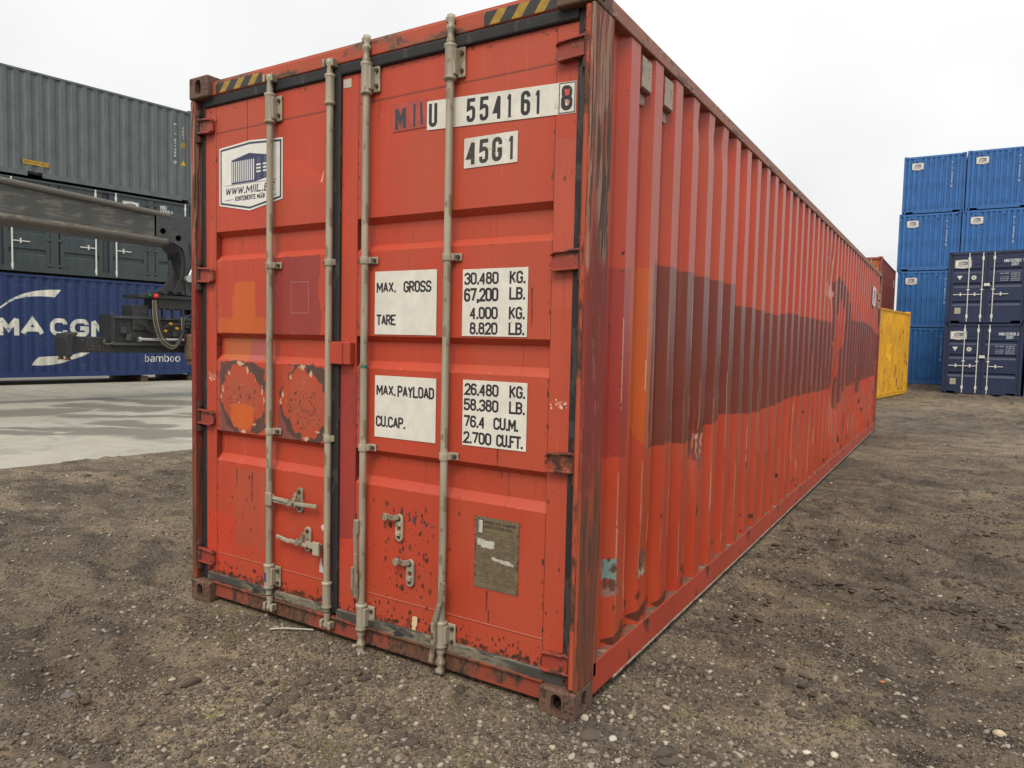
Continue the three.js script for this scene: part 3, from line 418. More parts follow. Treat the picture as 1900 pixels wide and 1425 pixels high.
// hazard stripes at both ends of the header
{ const [c, x] = canvas(512, 90); x.fillStyle = '#33312e'; x.fillRect(0, 0, 512, 90); x.fillStyle = '#bb9420'; for (let i = -1; i < 4; i++) { x.beginPath(); x.moveTo(i * 160 + 40, 90); x.lineTo(i * 160 + 100, 0); x.lineTo(i * 160 + 172, 0); x.lineTo(i * 160 + 112, 90); x.fill(); } soil(c, 5, 0.35);
  sticker('hazard_tape', red, c, 0.19, 0.555, 2.797, 2.846, -0.0345); sticker('hazard_tape', red, c, 1.925, 2.262, 2.796, 2.850, -0.0345); }

// ---- doors
const DZ = -0.05;
function doorLeaf(x0, p0, p1, x1) {
  const y = [2.735, 2.062, 2.034, 1.938, 1.906, 1.513, 1.485, 1.397, 1.360, 0.976, 0.948, 0.846, 0.808, 0.165], d = [0, 0, 1, 1, 0, 0, 1, 1, 0, 0, 1, 1, 0, 0], D = 0.034;
  const shape = [[DZ - 0.058, 2.735], ...y.map((v, i) => [DZ - 0.0015 - d[i] * D, v]), [DZ - 0.058, 0.165]];
  // profile lives in (z, y); push it along x
  const s = new THREE.Shape(shape.map(([a, b]) => new THREE.Vector2(-a, b))), g = new THREE.ExtrudeGeometry(s, { depth: p1 - p0, bevelEnabled: false });
  g.rotateY(Math.PI / 2); g.translate(p0, 0, 0);
  return planUV(merge([toCreasedNormals(g, 0.2), rbox(x0, p0, 0.165, 2.735, DZ, DZ - 0.058, 0.003), rbox(p1, x1, 0.165, 2.735, DZ, DZ - 0.058, 0.003)]), (a, b) => [a / 2.438, b / 2.896]);
}
const gasket = (x0, x1, y0, y1, z0, z1) => metreUV(rbox(x0, x1, y0, y1, z0, z1, 0.011, 3));
function lockRod(door, x, top, bot, o = {}) {
  const z = -0.019, r = 0.0165;
  const rod = part('locking_rod', metreUV(cyl([x, bot + 0.05, z], [x, top - 0.05, z], r, 18)), M.galv, door);
  return { rod, x, z };
}
const guide = (parent, x, y0, y1, side = 1, name = 'rod_guide') => {
  const z = -0.019, h = y1 - y0;
  const sleeve = lathe([[0.0175, 0], [0.0275, 0.002], [0.0285, 0.012], [0.024, 0.018], [0.024, h - 0.018], [0.0285, h - 0.012], [0.0275, h - 0.002], [0.0175, h]], x, y0, z, 18);
  const plate = rbox(x - 0.02 * side, x + 0.062 * side, y0 + 0.012, y1 - 0.012, DZ + 0.001, DZ + 0.013, 0.006, 2), web = rbox(x, x + 0.032 * side, y0 + 0.02, y1 - 0.02, DZ + 0.012, -0.008, 0.005);
  part(name, metreUV(merge([sleeve, plate, web])), M.galv, parent);
  for (const y of [y0 + h * 0.26, y0 + h * 0.74]) part('bolt', cyl([x + 0.048 * side, y, DZ + 0.013], [x + 0.048 * side, y, DZ + 0.022], 0.0095, 6), M.bolt, parent);
};
const clamp = (parent, x, y, side = 1) => {
  part('rod_clamp', metreUV(merge([rbox(x - 0.027, x + 0.06 * side, y - 0.017, y + 0.017, DZ + 0.001, DZ + 0.01, 0.004), lathe([[0.017, 0], [0.0215, 0.001], [0.0215, 0.033], [0.017, 0.034]], x, y - 0.017, -0.019, 16), rbox(x - 0.02, x + 0.03, y - 0.015, y + 0.015, DZ + 0.008, -0.022, 0.003)])), M.galv, parent);
  part('bolt', cyl([x + 0.044 * side, y, DZ + 0.01], [x + 0.044 * side, y, DZ + 0.019], 0.0095, 6), M.bolt, parent);
};
const camTop = (parent, x, y) => part('cam', metreUV(merge([lathe([[0.0165, 0], [0.02, 0.012], [0.0145, 0.025], [0.0135, 0.045], [0.02, 0.058], [0.021, 0.07], [0.013, 0.082], [0.0185, 0.1], [0.0175, 0.118], [0, 0.12]], x, y, -0.019, 16), rbox(x - 0.022, x + 0.014, y + 0.088, y + 0.112, -0.034, -0.006, 0.005)])), M.galv, parent);
const camBot = (parent, x, y) => part('cam', metreUV(merge([lathe([[0, -0.125], [0.015, -0.122], [0.019, -0.108], [0.012, -0.092], [0.021, -0.078], [0.022, -0.066], [0.014, -0.05], [0.014, -0.036], [0.021, -0.022], [0.0165, 0]], x, y, -0.019, 16), rbox(x - 0.02, x + 0.014, y - 0.122, y - 0.1, -0.034, -0.006, 0.005)])), M.galv, parent);
const keeper = (parent, x, y, sy) => part('cam_keeper', metreUV(merge([rbox(x - 0.036, x - 0.020, y - 0.018, y + 0.02, DZ + 0.012, 0.0, 0.005), rbox(x + 0.016, x + 0.034, y - 0.02, y + 0.018, DZ + 0.012, -0.002, 0.005), lathe([[0, -0.02], [0.016, -0.018], [0.021, 0], [0.014, 0.016], [0.0165, 0.05], [0.0165, 0.06]].map(([a, b]) => [a, sy > 0 ? -b : b]).sort((a, b) => a[1] - b[1]), x, y, -0.019, 14)])), M.galv, parent);
const hingeMat = std({ map: chipped('#8c3728', ['#3a231b', '#5c3324', '#a5523c'], 0.40, 85), roughness: 0.55 }), pinMat = std({ map: chipped('#3a241c', ['#241814', '#5a3324', '#6d3526'], 0.42, 86), roughness: 0.75 });
const blade = (x0, x1, y, flip) => { // tapering plate with folded lips above and below
  const P = (a, b) => [x0 + (x1 - x0) * a, y + b], o = (q) => flip ? q.reverse() : q;
  return merge([extr(o([P(0, -0.030), P(0.10, -0.040), P(1, -0.034), P(1, 0.034), P(0.10, 0.026), P(0, 0.016)]), DZ + 0.001, DZ + 0.018, 0.003),
    extr(o([P(0.0, -0.036), P(0.10, -0.047), P(1, -0.041), P(1, -0.031), P(0.12, -0.036), P(0.04, -0.030)]), DZ + 0.006, DZ + 0.034, 0.003), extr(o([P(0, 0.014), P(0.10, 0.024), P(1, 0.031), P(1, 0.041), P(0.08, 0.034), P(-0.02, 0.020)]), DZ + 0.006, DZ + 0.032, 0.003)]);
};
const hinge = (door, x0, x1, y, flip) => {
  const h = part('hinge', metreUV(blade(x0, x1, y, flip)), hingeMat, door), px = x1 + (flip ? -0.006 : 0.006);
  part('hinge_pin', metreUV(merge([cyl([px, y - 0.047, DZ + 0.016], [px, y + 0.052, DZ + 0.016], 0.0165, 14), rbox(px - 0.012, px + 0.012, y - 0.04, y + 0.04, DZ - 0.03, DZ + 0.014, 0.003)])), pinMat, h);
  for (const [a, b] of [[-0.084, -0.049], [0.054, 0.086]]) part('hinge_lug', metreUV(merge([cyl([px, y + a, DZ + 0.014], [px, y + b, DZ + 0.014], 0.021, 14), rbox(px - 0.021, px + 0.021, y + a + 0.002, y + b - 0.002, DZ - 0.05, DZ + 0.014, 0.003)])), pinMat, h);
};

// left leaf
const doorL = part('door', doorLeaf(0.080, 0.168, 1.014, 1.056), M.door, red, 'left door leaf with orange and plum paint patches and two scraped placards');
part('gasket', gasket(0.040, 0.083, 0.12, 2.79, DZ - 0.05, DZ + 0.004), M.rubber, doorL);
part('gasket', gasket(0.09, 1.062, 2.736, 2.792, DZ - 0.03, DZ + 0.012), M.rubber, doorL);
part('gasket', gasket(0.09, 1.062, 0.118, 0.166, DZ - 0.03, DZ + 0.010), M.wornRubber, doorL, 'dusty worn lower seal');
lockRod(doorL, 0.638, 2.80, 0.10); lockRod(doorL, 1.060, 2.80, 0.10);
guide(doorL, 0.638, 2.572, 2.722); guide(doorL, 0.638, 0.180, 0.312); clamp(doorL, 0.638, 1.862); clamp(doorL, 0.638, 1.010);
keeper(doorL, 0.638, 2.795, 1); keeper(doorL, 0.645, 0.085, -1); keeper(doorL, 1.058, 2.795, 1); keeper(doorL, 1.062, 0.085, -1);
for (const [a, b] of [[2.60, 2.745], [0.165, 0.30]]) part('rod_guide', metreUV(lathe([[0.0175, 0], [0.026, 0.003], [0.026, 0.014], [0.0215, 0.02], [0.0215, b - a - 0.02], [0.026, b - a - 0.014], [0.026, b - a - 0.003], [0.0175, b - a]], 1.060, a, -0.019, 16)), M.galv, doorL);
clamp(doorL, 1.060, 1.862, -1); clamp(doorL, 1.060, 1.010, -1);
for (const y of [2.637, 1.832, 1.045, 0.258]) hinge(doorL, 0.162, 0.042, y, true);
{ const m = part('company_sticker', logoGeo, logoMat, doorL, 'white company sticker with a blue container drawing'); m.position.set(0.197, 2.159, DZ); }
// right leaf
const doorR = part('door', doorLeaf(1.110, 1.215, 2.262, 2.360), M.door, red, 'right door leaf with white weight and number stickers');
part('gasket', gasket(1.064, 1.112, 0.14, 2.79, DZ - 0.03, DZ + 0.016), M.rubber, doorR);
part('gasket', gasket(1.10, 2.362, 2.736, 2.790, DZ - 0.03, DZ + 0.016), M.rubber, doorR);
part('gasket', gasket(1.10, 2.366, 0.112, 0.166, DZ - 0.03, DZ + 0.014), M.wornRubber, doorR);
part('gasket', gasket(2.357, 2.400, 0.14, 2.77, DZ - 0.05, DZ + 0.010), M.rubber, doorR);
lockRod(doorR, 1.291, 2.81, 0.06); lockRod(doorR, 1.767, 2.81, 0.08);
guide(doorR, 1.291, 2.612, 2.758); guide(doorR, 1.767, 2.598, 2.748); guide(doorR, 1.291, 0.108, 0.238); guide(doorR, 1.767, 0.140, 0.262);
clamp(doorR, 1.291, 1.862); clamp(doorR, 1.767, 1.858); clamp(doorR, 1.291, 0.988); clamp(doorR, 1.767, 0.995);
camTop(doorR, 1.291, 2.758); camTop(doorR, 1.767, 2.750); camBot(doorR, 1.291, 0.112); camBot(doorR, 1.767, 0.145);
part('tape', metreUV(cyl([1.2915, 1.362, -0.019], [1.2915, 1.376, -0.019], 0.0172, 18)), std({ color: srgb('#1d6e5c'), roughness: 0.6 }), doorR, 'green tape ring on the rod');
for (const y of [2.630, 1.826, 1.030, 0.216]) hinge(doorR, 2.270, 2.398, y, false);
part('lock_box', metreUV(merge([rbox(1.055, 1.206, 1.374, 1.482, DZ + 0.012, DZ + 0.036, 0.005), rbox(1.120, 1.206, 1.378, 1.478, DZ + 0.001, DZ + 0.02, 0.003), rbox(1.135, 1.160, 1.374, 1.480, DZ + 0.03, DZ + 0.043, 0.003)])), M.trim, doorR);
// handles
const hubPlate = (x, y) => merge([rbox(x - 0.022, x + 0.022, y - 0.034, y + 0.034, -0.006, 0.008, 0.005, 2), rbox(x - 0.014, x + 0.014, y - 0.02, y + 0.02, -0.03, -0.004, 0.004)]);
const bent = (pts, w, t) => { // flat bar that follows points in the door plane
  const out = []; for (let i = 0; i + 1 < pts.length; i++) { const [a, b] = [pts[i], pts[i + 1]], A = new THREE.Vector3(...a), B = new THREE.Vector3(...b), d = B.clone().sub(A), L = d.length(), g = new RoundedBoxGeometry(L + w * 0.3, w, t, 1, Math.min(w, t) * 0.3); g.rotateZ(Math.atan2(d.y, d.x)); if (Math.abs(d.z) > 1e-4 && Math.abs(d.x) > Math.abs(d.y)) g.rotateY(-Math.atan2(d.z, d.x)); g.translate((a[0] + b[0]) / 2, (a[1] + b[1]) / 2, (a[2] + b[2]) / 2); out.push(g); } return merge(out); };
const retainer = (door, x, y, open) => {
  const rim = []; for (let k = 0; k <= 12; k++) { const a = Math.PI * k / 12; rim.push([x + Math.cos(a) * 0.022, y + 0.042 + Math.sin(a) * 0.022]); } for (let k = 0; k <= 12; k++) { const a = Math.PI + Math.PI * k / 12; rim.push([x + Math.cos(a) * 0.022, y - 0.042 + Math.sin(a) * 0.022]); }
  const p = part('handle_retainer', metreUV(merge([extrH(rim, open ? [[[x - 0.011, y - 0.014], [x - 0.011, y + 0.006], [x + 0.011, y + 0.006], [x + 0.011, y - 0.014]]] : [], DZ + 0.001, DZ + 0.013, 0.002), rbox(x - 0.014, x + 0.012, y - 0.036, y - 0.018, DZ + 0.011, DZ + 0.024, 0.003)])), M.galv, door);
  part('bolt', cyl([x, y + 0.042, DZ + 0.008], [x, y + 0.042, DZ + 0.017], 0.011, 10), M.bolt, p); part('bolt', cyl([x, y - 0.044, DZ + 0.008], [x, y - 0.044, DZ + 0.014], 0.009, 10), M.bolt, p);
  const q = open ? [[x, y + 0.043, DZ + 0.02], [x - 0.03, y + 0.052, DZ + 0.024], [x - 0.07, y + 0.045, DZ + 0.028]] : [[x + 0.008, y + 0.035, DZ + 0.034], [x - 0.012, y - 0.002, DZ + 0.052], [x - 0.036, y - 0.016, DZ + 0.05]];
  part('latch', metreUV(merge([bent(q, 0.024, 0.007), cyl([q[2][0], q[2][1], q[2][2] - 0.005], [q[2][0], q[2][1], q[2][2] + 0.005], open ? 0.017 : 0.013, 12)])), M.worn, p);
};
part('handle', metreUV(merge([hubPlate(0.656, 0.660), bent([[0.668, 0.660, -0.012], [0.74, 0.660, -0.010], [0.84, 0.656, -0.012]], 0.032, 0.008), bent([[0.68, 0.668, -0.004], [0.82, 0.658, -0.004]], 0.012, 0.01), bent([[0.82, 0.658, -0.010], [0.99, 0.664, -0.012]], 0.020, 0.014)])), M.galv, doorL);
retainer(doorL, 0.842, 0.672, false);
part('handle', metreUV(merge([hubPlate(1.005, 0.458), bent([[0.992, 0.462, -0.012], [0.92, 0.466, -0.012]], 0.032, 0.008), bent([[0.93, 0.464, -0.010], [0.80, 0.458, -0.012], [0.705, 0.470, -0.012]], 0.019, 0.014)])), M.galv, doorL);
retainer(doorL, 0.902, 0.480, false);
retainer(doorR, 1.500, 0.632, true); retainer(doorR, 1.568, 0.432, true);
part('handle', metreUV(merge([rbox(1.262, 1.292, 0.575, 0.648, -0.002, 0.014, 0.008, 2), bent([[1.272, 0.60, 0.008], [1.278, 0.48, 0.012], [1.284, 0.38, 0.012], [1.282, 0.275, 0.012]], 0.022, 0.009), rbox(1.258, 1.272, 0.285, 0.42, -0.004, 0.022, 0.003)])), M.worn, doorR, 'handle hanging down along the rod');
part('handle', metreUV(merge([extrH([...ring(1.789, 0.435, 0.014, 0.016, 16).filter((q) => q[1] >= 0.435).reverse(), [1.775, 0.36], [1.803, 0.36]], [ring(1.789, 0.408, 0.006, 0.026, 14)], -0.002, 0.012, 0.002), bent([[1.790, 0.42, 0.010], [1.780, 0.345, 0.014], [1.752, 0.255, 0.020], [1.756, 0.20, 0.022], [1.742, 0.085, 0.018]], 0.024, 0.008)])), M.worn, doorR, 'bent handle hanging down past the lower guide');

// stickers of the right leaf
{ const S = 1100, P = (v) => v * S;
  { const w = 0.726, h = 0.121, [c, x] = canvas(P(w), P(h)); x.fillStyle = PAPER; x.fillRect(0, 0, c.width, c.height); x.fillStyle = INK; word(x, 'U', P(0.010), P(0.012), P(0.046), P(0.098));
    '554161'.split('').forEach((q, i) => word(x, q, P(0.212 + i * 0.0667), P(0.012), P(q === '1' ? 0.020 : 0.044), P(0.097)));
    x.strokeStyle = INK; x.lineWidth = 4; x.strokeRect(P(0.654), P(0.004), P(0.068), P(0.113)); word(x, '8', P(0.662), P(0.013), P(0.050), P(0.096));
    blob(x, [[P(0.664), P(0.03)], [P(0.70), P(0.025)], [P(0.70), P(0.05)], [P(0.675), P(0.055)]], '#c24a3a', 3, 5, 8); x.fillStyle = INK; word(x, '8', P(0.664), P(0.015), P(0.046), P(0.092)); blob(x, [[P(0.675), P(0.028)], [P(0.70), P(0.028)], [P(0.697), P(0.05)], [P(0.678), P(0.05)]], '#c0503f', 2, 6, 6); blob(x, [[P(0.676), P(0.068)], [P(0.70), P(0.07)], [P(0.697), P(0.09)]], '#c98a80', 2, 7, 6);
    specks(x, 12, P(0.635), P(0.652), P(0.03), P(0.115), 2, 9, ['#b08a3c', '#8a6a2c', '#c9a860'], 8, 1.5); specks(x, 4, P(0.40), P(0.47), P(0.10), P(0.118), 2, 6, ['#b88a3c'], 9); soil(c, 31);
    const g = planUV((() => { const s = [[1.622, 2.418], [1.622, 2.542], [2.350, 2.511], [2.350, 2.390]]; return extr(s, DZ + 0.0005, DZ + 0.0017); })(), (px, py) => { const t = (px - 1.622) / 0.728; const yb = mix(2.418, 2.390, t), yt = mix(2.542, 2.511, t); return [t, (py - yb) / (yt - yb)]; });
    part('number_sticker', g, std({ map: tex(c), roughness: 0.45 }), doorR, 'white strip with the container number in black'); }
  { const [c, x] = canvas(P(0.197), P(0.122)); x.fillStyle = '#b54b3c'; x.fillRect(0, 0, c.width, c.height); x.fillStyle = '#3b3a44'; word(x, 'M', P(0.014), P(0.014), P(0.064), P(0.098)); word(x, 'I', P(0.120), P(0.014), P(0.012), P(0.098)); x.save(); x.transform(1, 0, 0.06, 1, -2, 0); word(x, 'I', P(0.158), P(0.012), P(0.012), P(0.098)); x.restore(); soil(c, 33, 0.2);
    sticker('prefix_sticker', doorR, c, 1.425, 1.6215, 2.434, 2.556, DZ + 0.0004, 'reddish sheet with dark letters'); }
  { const [c, x] = canvas(P(0.266), P(0.124)); x.fillStyle = PAPER; x.fillRect(0, 0, c.width, c.height); x.fillStyle = '#3a372f'; [['4', 0.012, 0.052], ['5', 0.078, 0.046], ['G', 0.142, 0.050], ['1', 0.222, 0.022]].forEach(([q, a, b]) => word(x, q, P(a), P(0.013), P(b), P(0.098))); specks(x, 22, P(0.03), P(0.23), P(0.01), P(0.11), 2, 10, ['#b58638', '#8c6426', '#c8a35c'], 35, 0.7); soil(c, 36, 0.16);
    sticker('type_code_sticker', doorR, c, 1.825, 2.091, 2.231, 2.356, DZ + 0.0005); }
  const sheet = (name, x0, x1, y0, y1, rows, seed) => { const w = x1 - x0, h = y1 - y0, [c, x] = canvas(P(w), P(h)); x.fillStyle = PAPER; x.fillRect(0, 0, c.width, c.height); x.fillStyle = INK; for (const [s, a, b, cw, chh] of rows) word(x, s, P(a), P(b), P(cw), P(chh), 'normal'); specks(x, 6, P(0.1), P(w - 0.02), P(0.03), P(h - 0.02), 1, 5, ['#a8a49a', '#b9a77a'], seed, 1); x.globalAlpha = 0.25; x.strokeStyle = '#6d6a66'; x.lineWidth = 1; const r = rng(seed); for (let i = 0; i < 10; i++) { x.beginPath(); const u = P(w) * (0.5 + 0.4 * r()), v = P(h) * (0.55 + 0.4 * r()); x.moveTo(u, v); x.lineTo(u + 60 * (r() - 0.5), v + 60 * (r() - 0.5)); x.stroke(); } x.globalAlpha = 1; soil(c, seed + 1, 0.1); sticker(name, doorR, c, x0, x1, y0, y1, DZ + 0.0005); };
  sheet('weight_sticker', 1.329, 1.690, 1.521, 1.811, [['MAX.', 0.010, 0.048, 0.118, 0.050], ['GROSS', 0.172, 0.047, 0.160, 0.052], ['TARE', 0.012, 0.198, 0.116, 0.050]], 51);
  sheet('weight_sticker', 1.830, 2.155, 1.521, 1.805, [['30.480', 0.008, 0.014, 0.175, 0.052], ['KG.', 0.236, 0.014, 0.078, 0.052], ['67,200', 0.008, 0.080, 0.175, 0.058], ['LB.', 0.236, 0.080, 0.078, 0.052], ['4.000', 0.040, 0.160, 0.142, 0.052], ['KG.', 0.236, 0.160, 0.078, 0.052], ['8.820', 0.040, 0.225, 0.142, 0.052], ['LB.', 0.236, 0.225, 0.078, 0.052]], 53);
  sheet('weight_sticker', 1.335, 1.695, 1.042, 1.330, [['MAX.', 0.010, 0.042, 0.118, 0.050], ['PAYLOAD', 0.138, 0.042, 0.212, 0.052], ['CU.CAP.', 0.008, 0.188, 0.180, 0.052]], 55);
  sheet('weight_sticker', 1.841, 2.163, 1.050, 1.333, [['26.480', 0.008, 0.014, 0.175, 0.052], ['KG.', 0.236, 0.014, 0.078, 0.052], ['58.380', 0.006, 0.080, 0.178, 0.052], ['LB.', 0.236, 0.080, 0.078, 0.052], ['76.4', 0.008, 0.152, 0.110, 0.052], ['CU.M.', 0.160, 0.152, 0.124, 0.052], ['2.700', 0.006, 0.222, 0.146, 0.052], ['CU.FT.', 0.176, 0.222, 0.132, 0.052]], 57);
  { const [c, x] = canvas(420, 600); x.fillStyle = '#786b54'; x.fillRect(0, 0, 420, 600); x.fillStyle = '#3a3026';
    word(x, 'APPROVED FOR TRANSPORT', 70, 30, 330, 26); word(x, 'UNDER CUSTOMS SEAL', 84, 66, 280, 24); const r = rng(59);
    for (let k = 0; k < 26; k++) { let u = 30 + (k % 3) * 6; const v = 120 + k * 17; while (u < 380) { const l = 8 + r() * 34; if (r() < 0.78) { x.globalAlpha = 0.35 + 0.4 * r(); x.fillRect(u, v, l, 6); } u += l + 6; } } x.globalAlpha = 1;
    x.strokeStyle = '#8a7a5c'; x.strokeRect(225, 440, 150, 90); x.fillStyle = '#2a251f'; x.fillRect(26, 20, 56, 124); x.fillStyle = '#cfcdc4'; x.fillRect(34, 28, 40, 108); x.fillStyle = '#8c8f86'; 'ACEP'.split('').forEach((q, i) => word(x, q, 40, 32 + i * 26, 12, 18));
    blob(x, [[26, 186], [60, 182], [120, 196], [190, 188], [190, 252], [150, 262], [120, 250], [90, 262], [60, 246], [26, 244]], '#c9c7ba', 6, 60, 10); blob(x, [[168, 318], [220, 330], [330, 334], [374, 352], [374, 372], [270, 362], [168, 344]], '#c9c7ba', 4, 61, 12); specks(x, 60, 0, 420, 0, 600, 1, 5, ['#3f3527', '#8a7a5e', '#7b4a30'], 62); for (const u of [0, 412]) specks(x, 26, u, u + 8, 0, 600, 3, 9, ['#2b211a'], 63 + u, 2); soil(c, 64, 0.25);
    sticker('data_plate', doorR, c, 1.918, 2.139, 0.440, 0.750, DZ + 0.0006, 'weathered brown approval plate', 0.5); }
  { const [c, x] = canvas(48, 32); x.fillStyle = '#c9c3b2'; x.fillRect(0, 0, 48, 32); soil(c, 65, 0.2); sticker('blank_sticker', doorR, c, 1.118, 1.168, 2.678, 2.718, DZ + 0.0004); }
}
{ const [c, x] = canvas(40, 60); x.fillStyle = '#2f4f8a'; x.fillRect(0, 0, 40, 60); soil(c, 66, 0.2); part('blue_sticker', planUV(new THREE.CylinderGeometry(0.0246, 0.0246, 0.05, 12, 1, true, -0.9, 1.1).translate(0.638, 0.245, -0.019), (px, py) => [px * 10, py * 10]), std({ map: tex(c), roughness: 0.5 }), doorL); }

// ------------------------------------------------------------------ yard containers behind
const YA = -8 * Math.PI / 180;                        // the yard's rows stand a little turned to the red container
const paint = (col, fleck, at, seed, rough = 0.5) => std({ map: coat(col, seed, 256, 0.2, fleck, at), roughness: rough });
const C = {
  cobalt: paint('#285f9c', '#235088', 0.74, 601), navy: paint('#1b2848', '#182040', 0.74, 607), royal: paint('#1d3362', '#2c4270', 0.74, 611),
  slate: paint('#575f60', '#4e5657', 0.74, 617), slateDark: paint('#3a4447', '#323b3e', 0.74, 619), yellow: paint('#cf9a16', '#8a5a1c', 0.72, 631, 0.55), ochre: paint('#96642a', '#5c3a20', 0.62, 641, 0.7),
  brown: paint('#7c3d2d', '#54281d', 0.66, 643, 0.6), brownEnd: paint('#a4582f', '#6d3a22', 0.66, 647, 0.65),
};
const whitePaint = std({ map: coat('#c9cbc6', 653, 128, 0.12), roughness: 0.5 });
function yardBox(o, W, H, L, m, opt = {}) {
  const { pitch = 0.278, outer = 0.104, slope = 0.055, depth = 0.034, trim = m, sideMat = m, first = 0.24, skipRight = false, frontWall = true, frontFirst = 0.2 } = opt;
  addCastings(o, W, H, L, trim);
  const rowOf = (fn) => fn;
  for (const s of [0, 1]) {
    const X = (a, b) => s ? [W - b, W - a] : [a, b];
    for (const [z0, z1] of [[-0.006, -0.13], [-L + 0.006, -L + 0.13]]) part('corner_post', metreUV(rbox(...X(0.0, 0.10), 0.118, H - 0.118, z0, z1, 0.008)), trim, o);
    part('top_rail', metreUV(rbox(...X(0.001, 0.06), H - 0.108, H - 0.046, -CZ + 0.01, -L + CZ - 0.01, 0.006)), trim, o);
    let a = CZ - 0.01; const gaps = opt.pockets ?? [], ends = [...gaps, [L - CZ + 0.01]];
    for (const [g0, g1] of ends) { part('bottom_rail', metreUV(merge([rbox(...X(0.0, 0.05), 0.075, 0.165, -a, -g0, 0.004), rbox(...X(0.0, 0.05), 0.03, 0.08, -(a < CZ ? a + 0.22 : a), -(g1 ? g0 : g0 - 0.22), 0.004)])), trim, o); a = g1; }
    if (!(s && skipRight)) { const p = waves(0.12, L - 0.12, first, pitch, outer, slope, depth); part('side_panel', planUV(corrugated(p, 0.16, H - 0.10, 1, (a, y, d) => [s ? W - 0.010 + d : 0.010 - d, y, -a]), opt.sideUV && s ? opt.sideUV : (x, y, z) => [-z, y]), s ? sideMat : m, o); }
  }
  for (const [sg, z] of [[1, 0], [-1, -L]]) {
    const Z = (d) => z - sg * d;
    part('end_rail', metreUV(merge([rbox(CX - 0.02, W - CX + 0.02, H - 0.112, H - 0.02, Z(0.02), Z(0.1), 0.006)])), trim, o);
    part('end_sill', metreUV(merge([rbox(CX - 0.02, W - CX + 0.02, 0.085, 0.165, Z(0.015), Z(0.1), 0.006), rbox(CX + 0.28, W - CX - 0.28, 0.02, 0.09, Z(0.015), Z(0.1), 0.006)])), trim, o);
    if (sg > 0 && !frontWall) continue;
    part('end_wall', planUV(corrugated(waves(0.095, W - 0.095, frontFirst, opt.endPitch ?? 0.25, 0.095, 0.035, 0.036), 0.15, H - 0.10, 1, (a, y, d) => [a, y, Z(0.028 - d)]), (x, y) => [x, y]), m, o);
  }
  part('roof', metreUV(box(0.05, W - 0.05, H - 0.06, H - 0.048, -0.09, -L + 0.09)), m, o);
  part('floor', box(0.04, W - 0.04, 0.10, 0.15, -0.1, -L + 0.1), M.dark, o);
  return o;
}
// print on a see-through sheet is cut to the letters' bounding plate; here the plate carries the wall's colour
function printPlate(w, h, pxm, bg, draw, seed) { const [c, x] = canvas(w * pxm, h * pxm); x.fillStyle = bg; x.fillRect(0, 0, c.width, c.height); draw(x, c.width, c.height); soil(c, seed, 0.08); return c; }
const plate = (name, parent, c, x0, x1, y0, y1, z, label) => sticker(name, parent, c, x0, x1, y0, y1, z, label);
const vertical = (bg, s, boxed, seed) => printPlate(0.11, 1.25, 260, bg, (x, w, h) => { x.fillStyle = '#c9d0d4'; const n = s.length, st = h / n; s.split('').forEach((q, i) => { if (q !== ' ') word(x, q, w * 0.2, i * st + st * 0.14, w * (q === '1' || q === 'I' ? 0.22 : 0.6), st * 0.72); }); if (boxed) { x.strokeStyle = '#c9d0d4'; x.lineWidth = 2; x.strokeRect(w * 0.1, h - st * 1.02, w * 0.8, st * 0.98); } }, seed);

